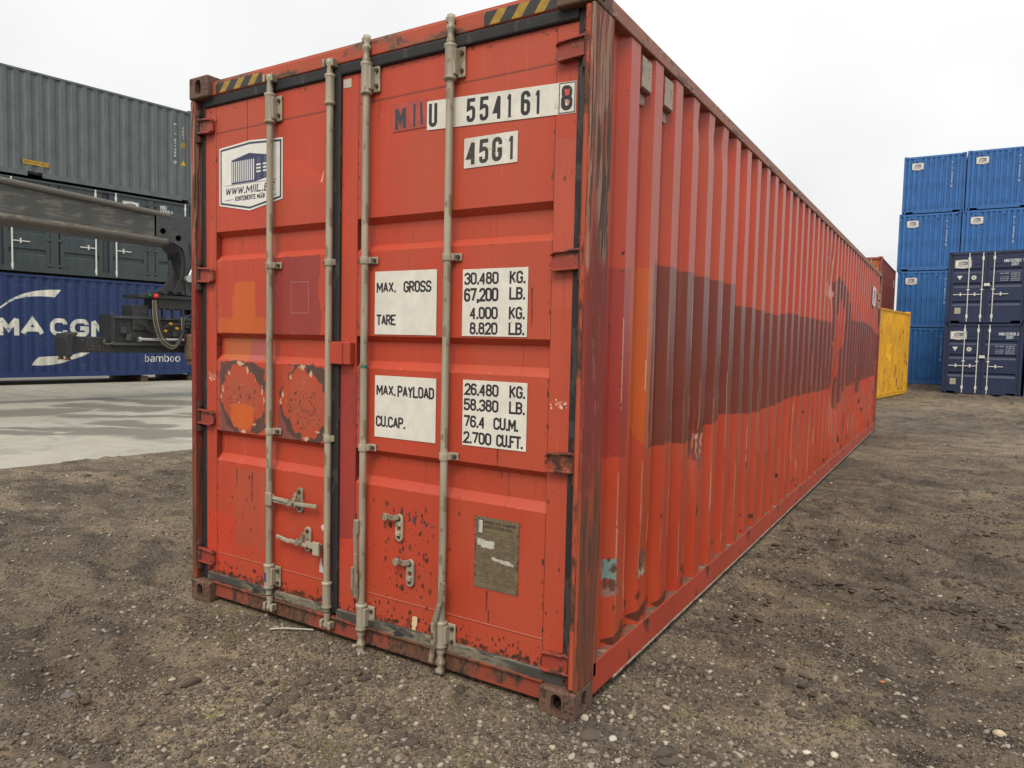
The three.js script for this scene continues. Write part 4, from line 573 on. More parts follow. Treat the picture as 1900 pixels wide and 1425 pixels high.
// --- left row: royal blue below, slate side-door container, slate container on top
const LP = new THREE.Vector3(-17.81, 0, -9.33), lf = new THREE.Vector3(Math.sin(-YA), 0, -Math.cos(YA)), le = new THREE.Vector3(Math.cos(YA), 0, Math.sin(-YA));
const leftAt = (s, y, W = 2.438) => { const p = LP.clone().addScaledVector(lf, s).addScaledVector(le, -W); return [p.x, y, p.z]; };
const SE = 2.78, LL = 12.192, S0 = SE - LL;            // the row's far end and its near end along the row
{ // royal blue with white lettering painted on the ribs
  const o = thing('shipping_container', 'royal blue long container with large white lettering and swooshes, bottom of the left stack', 'container', leftAt(S0, 0.18), YA, 'containers of the left stack');
  const w = 6.4, S = 320, h = 2.896, [c, x] = canvas(w * S, h * S);
  const base = '#1d3362'; x.fillStyle = base; x.fillRect(0, 0, c.width, c.height);
  const u = (s) => (s - (SE - w)) * S, v = (y) => (h - (y - 0.18)) * S;
  const path = (pts) => { x.beginPath(); pts.forEach(([a, b], i) => i ? x.lineTo(u(a), v(b)) : x.moveTo(u(a), v(b))); x.closePath(); x.fill(); };
  x.fillStyle = '#d2d4c8';
  x.beginPath(); x.moveTo(u(-3.2), v(1.2)); x.quadraticCurveTo(u(-2.75), v(2.05), u(-2.19), v(2.40)); x.quadraticCurveTo(u(-1.75), v(2.66), u(-1.08), v(2.66)); x.lineTo(u(-1.23), v(2.44)); x.quadraticCurveTo(u(-1.75), v(2.50), u(-2.20), v(2.33)); x.quadraticCurveTo(u(-2.75), v(1.98), u(-3.2), v(1.2)); x.fill();
  x.beginPath(); x.moveTo(u(-1.83), v(0.54)); x.quadraticCurveTo(u(-1.75), v(0.68), u(-1.65), v(0.77)); x.quadraticCurveTo(u(-1.2), v(0.80), u(-0.9), v(0.80)); x.quadraticCurveTo(u(-0.5), v(0.92), u(0.2), v(1.25)); x.quadraticCurveTo(u(-0.4), v(0.80), u(-0.81), v(0.70)); x.quadraticCurveTo(u(-1.2), v(0.50), u(-1.83), v(0.54)); x.fill();
  for (const [q, a, b] of [['C', -3.12, -2.68], ['M', -2.60, -2.11], ['A', -2.08, -1.50], ['C', -1.37, -0.92], ['G', -0.86, -0.36], ['M', -0.30, 0.24]]) word(x, q, u(a), v(1.86), u(b) - u(a), 0.50 * S, 'fat');
  word(x, 'bamboo', u(1.21), v(0.85), u(2.30) - u(1.21), 0.24 * S, 'normal');
  pixels(c, (d, o2, i, j) => { const a = i / S, b = j / S; tint(d, o2, 0.88 + 0.2 * fbm(a * 2, b * 2, 701, 4) + 0.06 * (fbm(a * 30, b * 2, 703, 3) - 0.5)); if (fbm(a * 9, b * 11, 705, 4) > 0.71) toward(d, o2, [70, 82, 112], 0.4); });
  const t = tex(c); t.wrapS = THREE.ClampToEdgeWrapping;
  yardBox(o, 2.438, 2.896, LL, C.royal, { sideMat: std({ map: t, roughness: 0.5 }), sideUV: (px, py, pz) => [((-pz) - (LL - w)) / w, py / h] });
}
// timber bearers under the row
{ const mat = std({ map: chipped('#4a3f33', ['#352c24', '#5c5042', '#2b251f'], 0.45, 709, 512, 5), roughness: 0.9 });
  const where = ['second from the far end', 'at the far end', 'third from the far end', 'at the near end']; [1.2, 2.68, -4.6, -9.3].forEach((s, i) => { const o = thing('timber_bearer', `dark timber under the royal blue container, ${where[i]}`, 'timber', leftAt(s, 0, 2.44), YA, 'timbers under the left stack'); part('beam', metreUV(rbox(0.02, 2.42, 0, 0.178, -0.1, 0.1, 0.01)), mat, o); }); }
{ // slate container whose long side is all doors
  const o = thing('side_door_container', 'dark slate container with side doors and white lock rods, middle of the left stack', 'container', leftAt(S0, 0.18 + 2.896), YA, 'containers of the left stack');
  yardBox(o, 2.438, 2.591, LL, C.slateDark, { skipRight: true });
  const W = 2.438, H = 2.591, at = (s) => -(s - S0);
  part('side_frame', metreUV(merge([box(W - 0.12, W - 0.07, 0.15, H - 0.1, -0.1, -LL + 0.1)])), C.slateDark, o);
  for (let k = -1; k < 4; k++) { const s = 1.43 - 2.65 * k; if (s > SE - 0.2 || s < S0 + 0.2) continue; part('door_post', metreUV(rbox(W - 0.075, W - 0.02, 0.15, H - 0.1, at(s - 0.10), at(s + 0.10), 0.006)), C.slateDark, o); }
  const leaf = (s0, s1, rodAt, dir, full) => {
    const y0 = 0.12, y1 = H - 0.1, yy = [y1, 1.98, 1.95, 1.86, 1.83, 1.22, 1.19, 1.09, 1.06, 0.66, 0.63, 0.53, 0.50, y0], dd = [0, 0, 1, 1, 0, 0, 1, 1, 0, 0, 1, 1, 0, 0];
    const sh = new THREE.Shape([[-(W - 0.07), y1], ...yy.map((y, i) => [-(W - 0.03 - dd[i] * 0.034), y]), [-(W - 0.07), y0]].map(([a, b]) => new THREE.Vector2(-a, b)));
    const g = new THREE.ExtrudeGeometry(sh, { depth: s1 - s0 - 0.2, bevelEnabled: false }); g.translate(0, 0, at(s1) + 0.1);
    const d = part('side_door', metreUV(merge([toCreasedNormals(g, 0.2), rbox(W - 0.07, W - 0.0285, y0, y1, at(s0), at(s0 + 0.1), 0.004), rbox(W - 0.07, W - 0.0285, y0, y1, at(s1 - 0.1), at(s1), 0.004)])), C.slateDark, o);
    part('door_gap', merge([box(W - 0.06, W - 0.034, y0, y1, at(s0 - 0.022), at(s0 - 0.002)), box(W - 0.06, W - 0.034, y0, y1, at(s1 + 0.002), at(s1 + 0.022))]), M.rubber, d);
    part('locking_rod', merge([cyl([W - 0.004, 0.07, at(rodAt)], [W - 0.004, H - 0.06, at(rodAt)], 0.022, 10), ...[0.18, H - 0.22].map((y) => rbox(W - 0.03, W + 0.008, y - 0.06, y + 0.06, at(rodAt) - 0.03, at(rodAt) + 0.03, 0.008))]), whitePaint, d);
    part('handle', merge([rbox(W - 0.012, W + 0.008, 0.83, 0.86, at(rodAt + dir * 0.42), at(rodAt), 0.006), rbox(W - 0.03, W + 0.010, 0.78, 0.92, at(rodAt + dir * 0.2) - 0.02, at(rodAt + dir * 0.2) + 0.02, 0.01)]), whitePaint, d);
    const hs = dir > 0 ? s1 : s0; for (const y of [0.24, 0.95, 1.65, 2.33]) part('hinge', rbox(W - 0.04, W - 0.006, y - 0.035, y + 0.035, at(hs - 0.07), at(hs + 0.07), 0.01), C.slateDark, d);
  };
  for (let k = 0; k < 4; k++) { const c0 = 0.13 - 2.65 * k; if (c0 - 1.2 > S0 + 0.1) leaf(c0 - 1.20, c0 - 0.09, c0 - 0.28, -1); leaf(c0 + 0.09, c0 + 1.18, c0 + 0.28, 1); }
  leaf(1.56, 2.64, 2.49, -1);
  { const c = printPlate(0.44, 0.30, 200, '#3a4447', (x, w, h) => { x.fillStyle = '#c9cdcc'; word(x, 'MIIU', 6, 6, w * 0.46, h * 0.4); word(x, '500015 0', 6, h * 0.54, w * 0.9, h * 0.4); }, 711); const t = tex(c), m = part('number_sticker', planUV(box(0, 0.44, 0, 0.3, 0, 0.0012), (x, y) => [x / 0.44, y / 0.3]), std({ map: t, roughness: 0.5 }), o); m.rotation.y = Math.PI / 2; m.position.set(W - 0.0285, 2.12, at(1.68)); }
  { const m = part('company_sticker', logoGeo, logoMat, o); m.rotation.y = Math.PI / 2; m.position.set(W - 0.028, 2.02, at(0.60)); m.scale.set(0.95, 0.95, 1); }
}
{ // slate corrugated container on top
  const o = thing('shipping_container', 'mid grey corrugated container with a yellow lift sign, top of the left stack', 'container', leftAt(S0, 0.18 + 2.896 + 2.591), YA, 'containers of the left stack');
  yardBox(o, 2.438, 2.896, LL, C.slate, { pitch: 0.2815, pockets: [[-3.95 - S0, -3.59 - S0], [-1.85 - S0, -1.49 - S0]] });
  const W = 2.438, at = (s) => -(s - S0), put = (name, c, s0, w, y0, h) => { const m = part(name, planUV(box(0, w, 0, h, 0, 0.0015), (x, y) => [x / w, y / h]), std({ map: tex(c), roughness: 0.5 }), o); m.rotation.y = Math.PI / 2; m.position.set(W - 0.008, y0, at(s0)); };
  put('number_sticker', vertical('#575f60', 'MIIU 877288 8', true, 713), 2.12, 0.11, 1.15, 1.27);
  put('code_sticker', printPlate(0.1, 0.42, 260, '#575f60', (x, w, h) => { x.fillStyle = '#c2c8c8'; '45G1'.split('').forEach((q, i) => word(x, q, w * 0.2, i * h / 4 + 4, w * 0.6, h / 4 - 9)); }, 715), 2.38, 0.10, 1.93, 0.42);
  put('height_sticker', printPlate(0.11, 0.16, 260, '#b8921e', (x, w, h) => { x.fillStyle = '#6a5218'; word(x, '9 6', w * 0.2, h * 0.12, w * 0.6, h * 0.35); word(x, '2.9', w * 0.2, h * 0.55, w * 0.6, h * 0.32); }, 717), 2.375, 0.11, 1.68, 0.16);
  { const m = part('warning_sign', extr([[0, 0], [0.17, 0], [0.085, 0.16]], 0, 0.0015), std({ color: srgb('#c39a1c'), roughness: 0.5 }), o); m.rotation.y = Math.PI / 2; m.position.set(W - 0.008, 1.14, at(2.345)); }
  put('lift_sign', printPlate(0.62, 0.12, 300, '#b8921e', (x, w, h) => { x.fillStyle = '#6d5518'; word(x, 'EMPTY LIFT ONLY', 8, h * 0.25, w - 16, h * 0.5); }, 719), -1.96, 0.62, 0.34, 0.12);
}

// --- right background
const D = -0.07;
const RB = (x, z, y) => [x, y, z];
const endMarks = (o, y0, bg, num, seed, withLogo = true) => { // logo left, number right, on the corrugated end
  if (withLogo) { const m = part('company_sticker', logoGeo, logoMat, o); m.scale.set(0.94, 0.94, 1); m.position.set(0.32, 1.95, -0.0165); }
  part('number_sticker', planUV(box(1.86, 1.95, 1.10, 2.25, -0.017, -0.0155), (x, y) => [(x - 1.86) / 0.09, (y - 1.10) / 1.15]), std({ map: tex(vertical(bg, num, true, seed)), roughness: 0.5 }), o);
  part('vent', merge([rbox(0.5, 0.6, 2.33, 2.47, -0.03, -0.010, 0.01), rbox(1.50, 1.60, 2.33, 2.47, -0.03, -0.010, 0.01)]), C.cobalt, o);
};
const bCol = [[1.09, -35.54], [1.09 + 2.47 * Math.cos(-0.03), -35.54 + 2.47 * Math.sin(0.03)]], lv = ['lowest', 'second lowest', 'third lowest', 'topmost'];
const bx0 = [1.10, 3.575], colName = ['left blue column beside the brown container', 'right blue column behind the navy containers'];
const lean = [0.0, 0.03, -0.03, 0.05];
bx0.forEach((bx, ci) => { for (let k = 0; k < 4; k++) {
  const o = thing('shipping_container', `bright blue container, ${lv[k]} in the ${colName[ci]}`, 'container', [bx + lean[k], D + k * 2.591, -35.5 + 0.06 * ((k * 3 + ci) % 3)], 0.03, 'bright blue containers stacked at the right');
  yardBox(o, 2.438, 2.591, 6.058, C.cobalt, { frontFirst: 0.17, endPitch: 0.212 });
  endMarks(o, 0, '#285f9c', ['MIIU 522041 6', 'MIIU 522017 3', 'MIIU 522058 5', 'MIIU 522063 0'][k], 731 + k, !(ci === 0 && k === 0));
} });

// navy boxes with doors, one on the other
const plateMat = std({ map: coat('#9a9988', 757, 128, 0.2), roughness: 0.5 });
function navyDoors(o, num, W = 2.438, H = 2.591) {
  const z = -0.045, yy = [2.47, 1.97, 1.925, 1.86, 1.80, 1.46, 1.41, 1.35, 1.28, 0.80, 0.75, 0.70, 0.63, 0.13], dd = [0, 0, 1, 1, 0, 0, 1, 1, 0, 0, 1, 1, 0, 0];
  const leaf = (x0, x1) => {
    const s = new THREE.Shape([[-z + 0.05, 2.47], ...yy.map((y, i) => [-z + dd[i] * 0.04, y]), [-z + 0.05, 0.13]].map((q) => new THREE.Vector2(...q))), g = new THREE.ExtrudeGeometry(s, { depth: x1 - x0 - 0.16, bevelEnabled: false }); g.rotateY(Math.PI / 2); g.translate(x0 + 0.08, 0, 0);
    const d = part('door', metreUV(merge([g, rbox(x0, x0 + 0.08, 0.13, 2.47, z + 0.001, z - 0.05, 0.003), rbox(x1 - 0.08, x1, 0.13, 2.47, z + 0.001, z - 0.05, 0.003)])), C.navy, o);
    part('gasket', merge([box(x0 - 0.02, x0, 0.12, 2.48, z - 0.03, z + 0.004), box(x1, x1 + 0.02, 0.12, 2.48, z - 0.03, z + 0.004), box(x0, x1, 2.47, 2.49, z - 0.03, z + 0.004), box(x0, x1, 0.11, 0.13, z - 0.03, z + 0.004)]), M.rubber, d); return d;
  };
  const a = leaf(0.11, 1.205), b = leaf(1.235, 2.33);
  const rod = (d, x, hx) => {
    part('locking_rod', merge([cyl([x, 0.05, z + 0.03], [x, 2.53, z + 0.03], 0.016, 8), ...[0.24, 2.32].map((y) => rbox(x - 0.035, x + 0.035, y - 0.065, y + 0.065, z, z + 0.05, 0.01)), ...[1.2].map((y) => rbox(x - 0.05, x + 0.05, y - 0.02, y + 0.02, z, z + 0.05, 0.008))]), whitePaint, d);
    part('handle', merge([rbox(Math.min(x, x + hx), Math.max(x, x + hx), 1.02, 1.045, z + 0.03, z + 0.045, 0.004), rbox(x + hx * 0.5 - 0.022, x + hx * 0.5 + 0.022, 0.97, 1.10, z, z + 0.05, 0.012)]), whitePaint, d);
  };
  rod(a, 0.66, -0.46); rod(a, 1.08, -0.42); rod(b, 1.42, 0.46);
  part('lock_box', rbox(1.14, 1.32, 1.32, 1.42, z, z + 0.07, 0.01), whitePaint, b);
  part('vent', merge([0.84, 0.97, 1.46, 1.58].map((x) => rbox(x, x + 0.06, 2.12, 2.18, z, z + 0.03, 0.004))), C.navy, a);
  { const m = part('company_sticker', logoGeo, logoMat, a); m.position.set(0.21, 1.975, z + 0.002); m.scale.set(1.03, 0.9, 1); }
  part('triangle_sticker', extr([[0.29, 1.72], [0.47, 1.72], [0.38, 1.57]].reverse(), z + 0.001, z + 0.0025), whitePaint, a);
  { const [c, x] = canvas(64, 64); x.fillStyle = '#1b2848'; x.fillRect(0, 0, 64, 64); x.fillStyle = '#c3c6bd'; x.beginPath(); x.arc(32, 32, 30, 0, 7); x.fill(); x.fillStyle = '#6f7a66'; x.beginPath(); x.arc(32, 32, 15, 0, 7); x.fill(); x.fillStyle = '#c3c6bd'; x.beginPath(); x.arc(32, 32, 8, 0, 7); x.fill(); part('round_sticker', planUV(new THREE.CylinderGeometry(0.085, 0.085, 0.0015, 20).rotateX(Math.PI / 2).translate(0.82, 1.64, z + 0.002), (px, py) => [(px - 0.735) / 0.17, (py - 1.555) / 0.17]), std({ map: tex(c), roughness: 0.5 }), a); }
  part('data_plate', rbox(0.27, 0.46, 0.34, 0.56, z, z + 0.004, 0.001), plateMat, a);
  sticker('number_sticker', b, printPlate(0.62, 0.24, 240, '#1b2848', (x, w, h) => { x.fillStyle = '#c6cbd2'; word(x, num.slice(0, 4), 4, 4, w * 0.3, h * 0.42); word(x, num.slice(5, 11), w * 0.36, 4, w * 0.48, h * 0.42); word(x, num.slice(12), w * 0.89, 4, w * 0.09, h * 0.42); word(x, '22G1', w * 0.38, h * 0.56, w * 0.34, h * 0.38); }, 761), 1.68, 2.30, 2.02, 2.28, z + 0.001);
  sticker('weight_sticker', b, printPlate(0.60, 0.33, 260, '#1b2848', (x, w, h) => { x.fillStyle = '#bcc1c8'; [['MAX. GROSS', '30.480 KG'], ['', '67.200 LB'], ['TARE', '2.180 KG'], ['PAYLOAD', '28.300 KG'], ['CU.CAP.', '33.2 CU.M']].forEach(([p, q], i) => { if (p) word(x, p, 4, i * h / 5 + 3, w * 0.42, h / 5 - 7); word(x, q, w * 0.54, i * h / 5 + 3, w * 0.44, h / 5 - 7); }); }, 763), 1.60, 2.20, 1.475, 1.79, z + 0.0015);
}
const NA = -6 * Math.PI / 180;
for (const [k, num, dx] of [[0, 'MIIU 521938 2', 0], [1, 'MIIU 521962 1', 0.02]]) {
  const o = thing('shipping_container', `dark navy container with white lock rods, ${k ? 'upper' : 'lower'} of the two at the right edge`, 'container', [3.19 + dx, D + k * 2.591, -28.75 + 0.03 * k], NA, 'navy containers with doors at the right');
  yardBox(o, 2.438, 2.591, 6.058, C.navy, { frontWall: false }); navyDoors(o, num);
}
{ const o = thing('shipping_container', 'blue container partly cut off by the right picture edge beside the lower navy one', 'container', [5.70, D, -28.5], NA, 'bright blue containers stacked at the right'); yardBox(o, 2.438, 2.591, 6.058, C.cobalt, {}); }
// yellow
{ const u = '#d09c16', w = 6.058, S = 200, h = 2.896, [c, x] = canvas(w * S, h * S); x.fillStyle = u; x.fillRect(0, 0, c.width, c.height); x.setTransform(S, 0, 0, -S, 0, h * S);
  blob(x, [[0.0, 2.3], [6, 2.3], [6, 0.2], [0, 0.2]], '#cb981c', 0.03, 770); blob(x, [[2.75, 1.72], [3.55, 1.75], [3.55, 1.22], [2.75, 1.2]], '#e0aa08', 0.01, 771);
  const r = rng(772); for (let i = 0; i < 60; i++) { const a = mix(0.2, 5.9, r()), b = mix(0.2, 2.3, r()), l = mix(0.04, 0.4, r() ** 2); x.globalAlpha = 0.8; blob(x, [[a, b], [a + 0.03 + 0.03 * r(), b], [a + 0.02, b - l], [a, b - l]], ['#5a2f18', '#6d3a1a', '#4a2616'][i % 3], 0.012, 773 + i, 0.03); } for (const [a, b, l] of [[4.5, 2.05, 0.5], [4.75, 1.2, 0.8], [5.3, 0.9, 0.7], [5.55, 1.4, 0.4], [4.4, 0.6, 0.3]]) blob(x, [[a, b], [a + 0.09, b], [a + 0.06, b - l], [a, b - l * 0.9]], '#54291a', 0.02, 860 + Math.floor(a * 9), 0.04); x.globalAlpha = 1; specks(x, 260, 0.1, 6, 0.15, 2.6, 0.004, 0.035, ['#6d3a1a', '#8a5a20', '#4a2616'], 880, 1.7); x.setTransform(1, 0, 0, 1, 0, 0);
  pixels(c, (d, o2, i, j) => tint(d, o2, 0.86 + 0.24 * fbm(i / S * 3, j / S * 3, 881, 4)));
  const o = thing('shipping_container', 'bright yellow container with rust streaks behind the far end of the red one', 'container', [-0.22 - 0.85, D, -21.05], YA);
  yardBox(o, 2.438, 2.896, 6.058, C.yellow, { pitch: 0.14, outer: 0.05, slope: 0.022, depth: 0.024, sideMat: std({ map: tex(c), roughness: 0.55 }), sideUV: (px, py, pz) => [-pz / w, py / h] }); }
// brown, on another brown one
for (const k of [0, 1]) {
  const o = thing('shipping_container', k ? 'rust brown container raised above the yellow one, orange end frame showing' : 'rust brown container on the ground behind the yellow one', 'container', [1.0 - 2.438, D + k * 2.591 + 0.0, -29.2], -0.6 * Math.PI / 180, 'rust brown containers');
  yardBox(o, 2.438, 2.591, 6.058, C.brown, { frontWall: false, pitch: 0.2815 });
  const z = -0.05, d = (x0, x1) => { const g = part('door', metreUV(merge([rbox(x0, x1, 0.14, 2.47, z - 0.06, z - 0.03, 0.003), rbox(x0, x0 + 0.11, 0.14, 2.47, z - 0.03, z, 0.004), rbox(x1 - 0.11, x1, 0.14, 2.47, z - 0.03, z, 0.004), ...[0.14, 0.9, 1.6, 2.25].map((y) => rbox(x0 + 0.11, x1 - 0.11, y, y + 0.22, z - 0.03, z - 0.002, 0.004))])), C.brownEnd, o); part('locking_rod', metreUV(cyl([x0 + 0.3, 0.08, z + 0.03], [x0 + 0.3, 2.52, z + 0.03], 0.017, 8)), M.galv, g); part('locking_rod', metreUV(cyl([x1 - 0.3, 0.08, z + 0.03], [x1 - 0.3, 2.52, z + 0.03], 0.017, 8)), M.galv, g); };
  d(0.11, 1.21); d(1.23, 2.33);
  if (k) { const m = part('company_sticker', logoGeo, logoMat, o); m.rotation.y = Math.PI / 2; m.scale.set(1, 0.95, 1); m.position.set(2.434, 1.75, -5.0); }
}

// ------------------------------------------------------------------ reach stacker (boom and spreader in view, carrier to the left)
{
  const o = thing('reach_stacker', 'grey reach stacker with long boom and black spreader working in front of the left stack', 'reach stacker', [-11.39, 0, -6.38], 80 * Math.PI / 180);
  const grey = std({ map: chipped('#444746', ['#5a5952', '#6a665c', '#3a3c3b'], 0.42, 901, 512, 0.15), roughness: 0.55 }), pale = std({ map: chipped('#57534c', ['#3f3d39', '#746d61', '#33312f'], 0.5, 905, 512, 0.1), roughness: 0.5 }), headMat = std({ map: coat('#3c4042', 909, 256, 0.2, '#5c5d5b', 0.74), roughness: 0.5 }), black = std({ map: coat('#2a2c2e', 911, 256, 0.3, '#403e39', 0.68), roughness: 0.5 }), steel = std({ color: srgb('#b8babb'), roughness: 0.3, metalness: 0.8 }), rusty = std({ map: chipped('#6a5240', ['#4a382c', '#7d6650', '#3a2c24'], 0.5, 917, 256), roughness: 0.8 }), tyre = std({ map: coat('#1d1d1e', 919, 128, 0.3), roughness: 0.9 }), yel = std({ color: srgb('#b8861c'), roughness: 0.5 });
  const zb = -0.8;                                    // middle plane of the boom
  const top = (s) => 4.283 - 0.0757 * s, bot = (s) => 3.53 - 0.036 * s;
  // boom: web between rounded chords
  const boom = part('boom', metreUV(extr([[-10.2, bot(-10.2) + 0.05], [0.70, bot(0.70) + 0.05], [0.70, top(0.70) - 0.05], [-10.2, top(-10.2) - 0.05]], zb - 0.36, zb + 0.36, 0.01)), grey, o);
  part('chord', metreUV(extr([[-10.2, top(-10.2) - 0.17], [1.05, top(1.05) - 0.12], [1.05, top(1.05)], [-10.2, top(-10.2)]], zb - 0.43, zb + 0.43, 0.05)), pale, boom);
  part('chord', metreUV(extr([[-10.2, bot(-10.2)], [1.0, bot(1.0)], [1.0, bot(1.0) + 0.15], [-10.2, bot(-10.2) + 0.2]], zb - 0.43, zb + 0.43, 0.06)), pale, boom);
  // head: two cheek plates with an arch, curved front plate
  const cheek = [[0.72, 4.16], [1.1, 4.20], [2.6, 4.12], [2.75, 3.7], [2.7, 2.7], [2.55, 2.38], [1.38, 2.38], [1.36, 2.79], [1.37, 3.2], [1.30, 3.44], [1.10, 3.55], [0.95, 3.56], [0.72, 3.62]];
  const head = part('boom_head', metreUV(merge([extrH(cheek, [ring(0.86, 3.79, 0.072), ring(1.20, 3.67, 0.072)], zb + 0.37, zb + 0.41, 0.004), extrH(cheek, [ring(0.86, 3.79, 0.072), ring(1.20, 3.67, 0.072)], zb - 0.41, zb - 0.37, 0.004), extr([[1.0, 3.95], [2.6, 3.9], [2.6, 4.02], [1.0, 4.1]], zb - 0.36, zb + 0.36, 0.01)])), headMat, o);
  part('neck_plate', metreUV(extr([[0.96, 3.53], [1.12, 3.50], [1.26, 3.36], [1.30, 3.1], [1.26, 2.75], [1.1, 2.5], [0.85, 2.38], [1.4, 2.38], [1.42, 2.8], [1.42, 3.2], [1.34, 3.46], [1.12, 3.58]], zb - 0.36, zb + 0.36, 0.01)), black, head);
  part('neck_plate', metreUV(extr([[0.93, 3.12], [1.02, 3.05], [1.0, 2.75], [0.86, 2.50], [0.33, 2.33], [0.33, 2.29], [0.9, 2.36], [1.1, 2.4], [1.12, 2.9], [1.05, 3.16]], zb + 0.30, zb + 0.36, 0.01)), black, head);
  part('tilt_cylinder', merge([cyl([1.66, 3.40, zb + 0.52], [1.37, 2.76, zb + 0.52], 0.045, 12), cyl([1.37, 2.76, zb + 0.46], [1.37, 2.76, zb + 0.58], 0.08, 12)]), steel, head); part('cylinder_barrel', cyl([1.9, 3.93, zb + 0.52], [1.66, 3.40, zb + 0.52], 0.08, 12), black, head);
  // rotator and spreader
  part('rotator', metreUV(merge([cyl([2.1, 1.95, zb], [2.1, 2.45, zb], 0.55, 24), rbox(0.32, 3.9, 2.28, 2.36, zb - 0.5, zb + 0.45, 0.01), rbox(0.75, 3.4, 2.05, 2.3, zb - 0.42, zb + 0.38, 0.02)])), black, o);
  const sp = part('spreader_beam', metreUV(merge([rbox(-0.19, 4.4, 1.24, 1.84, zb - 0.35, zb + 0.3, 0.02, 2), rbox(-0.21, -0.13, 1.21, 1.90, zb - 0.4, zb + 0.34, 0.01), rbox(0.22, 0.56, 1.55, 2.12, zb - 0.3, zb + 0.345, 0.02), rbox(2.9, 3.4, 1.55, 2.12, zb - 0.3, zb + 0.345, 0.02)])), black, o);
  part('telescopic_beam', metreUV(merge([rbox(-0.95, 5.2, 1.06, 1.39, zb - 0.24, zb + 0.24, 0.012)])), black, sp);
  for (const s of [-1.02, 5.25]) { const arm = part('end_arm', metreUV(merge([extr([[s - 0.05, 0.98], [s + 0.05, 0.98], [s + 0.07, 1.36], [s + 0.16, 1.45], [s + 0.14, 1.49], [s - 0.05, 1.45], [s - 0.09, 1.36]], zb - 0.34, zb + 0.34, 0.015)])), black, sp); for (const e of [-0.22, 0.22]) part('twistlock', merge([cyl([s, 0.92, zb + e], [s, 1.0, zb + e], 0.05, 10), rbox(s - 0.06, s + 0.06, 0.90, 0.93, zb + e - 0.03, zb + e + 0.03, 0.01)]), rusty, arm); }
  part('flange_bolt', merge([[-0.75, 1.32], [-0.55, 1.2], [-0.55, 1.13], [-0.42, 1.2], [-0.42, 1.13], [-0.62, 1.13]].map(([s, y]) => cyl([s, y, zb + 0.235], [s, y, zb + 0.252], 0.016, 8))), pale, sp);
  part('hook', metreUV(tube([[-0.16, 1.28, zb + 0.33], [-0.28, 1.24, zb + 0.34], [-0.36, 1.28, zb + 0.33], [-0.34, 1.34, zb + 0.33]], 0.02)), pale, sp);
  part('push_cylinder', merge([cyl([0.35, 1.36, zb + 0.42], [1.3, 1.36, zb + 0.42], 0.035, 10), cyl([0.3, 1.36, zb + 0.42], [0.36, 1.36, zb + 0.42], 0.06, 10)]), steel, sp);
  part('lifting_leg', metreUV(merge([extrH([[1.34, 0.92], [1.62, 0.92], [1.62, 1.46], [1.58, 1.50], [1.38, 1.50], [1.34, 1.46]], [ring(1.45, 1.23, 0.05, 0.14)], zb + 0.36, zb + 0.66, 0.012), rbox(1.38, 1.60, 0.78, 0.92, zb + 0.38, zb + 0.62, 0.02)])), rusty, sp);
  for (let k = 0; k < 4; k++) part('hydraulic_hose', tube([[0.60 + 0.03 * k, 2.24, zb + 0.46], [0.60 + 0.04 * k, 1.75, zb + 0.52], [0.74 + 0.03 * k, 1.32 + 0.02 * k, zb + 0.54], [1.0 + 0.01 * k, 1.16 + 0.03 * k, zb + 0.54], [1.2, 1.38 + 0.02 * k, zb + 0.5], [1.24 + 0.01 * k, 1.88, zb + 0.44]], 0.014, 40, 6), k < 3 ? std({ color: srgb(['#6f6753', '#4a463c', '#7a7565'][k]), roughness: 0.6 }) : black, sp);
  part('hydraulic_hose', tube([[1.62, 2.0, zb + 0.4], [1.3, 1.85, zb + 0.5], [1.24, 1.5, zb + 0.52], [1.1, 1.2, zb + 0.5], [0.92, 1.18, zb + 0.45]], 0.02, 30, 6), black, sp);
  part('crane_lamp', cyl([0.63, 2.33, zb + 0.46], [0.70, 2.33, zb + 0.46], 0.045, 12), std({ color: srgb('#c0281e'), emissive: srgb('#d01808'), emissiveIntensity: 0.25, roughness: 0.4 }), o, 'red signal lamp'); part('crane_lamp', cyl([0.50, 2.33, zb + 0.46], [0.56, 2.33, zb + 0.46], 0.04, 12), std({ color: srgb('#1c5a2c'), roughness: 0.4 }), o, 'green signal lamp');
  for (const [s, y] of [[0.98, 1.72], [0.86, 1.56], [1.12, 1.62]]) part('hose_fitting', cyl([s, y, zb + 0.44], [s, y, zb + 0.52], 0.03, 8), yel, sp);
  for (let k = 0; k < 9; k++) part('stiffener', metreUV(rbox(0.62 + 0.22 * k, 0.66 + 0.22 * k, 1.86, 2.06, zb + 0.30, zb + 0.40, 0.006)), black, sp);
  part('beam_rail', metreUV(merge([rbox(-0.19, 4.4, 1.80, 1.86, zb + 0.28, zb + 0.36, 0.01)])), headMat, sp); part('beam_rail', metreUV(rbox(-0.19, 4.4, 1.22, 1.28, zb + 0.28, zb + 0.36, 0.01)), headMat, sp);
  for (const [s, y] of [[0.02, 1.55], [0.12, 1.40], [0.72, 1.60], [1.12, 1.50], [1.40, 1.70], [1.52, 1.58]]) part('valve_block', metreUV(rbox(s - 0.05, s + 0.05, y - 0.07, y + 0.07, zb + 0.28, zb + 0.40, 0.01)), headMat, sp);
  for (let k = 0; k < 3; k++) part('hydraulic_hose', tube([[0.3 + 0.05 * k, 1.72, zb + 0.40], [0.62, 1.62 - 0.05 * k, zb + 0.46], [1.0, 1.66 + 0.03 * k, zb + 0.44], [1.6, 1.78 - 0.04 * k, zb + 0.42]], 0.013, 24, 6), black, sp);
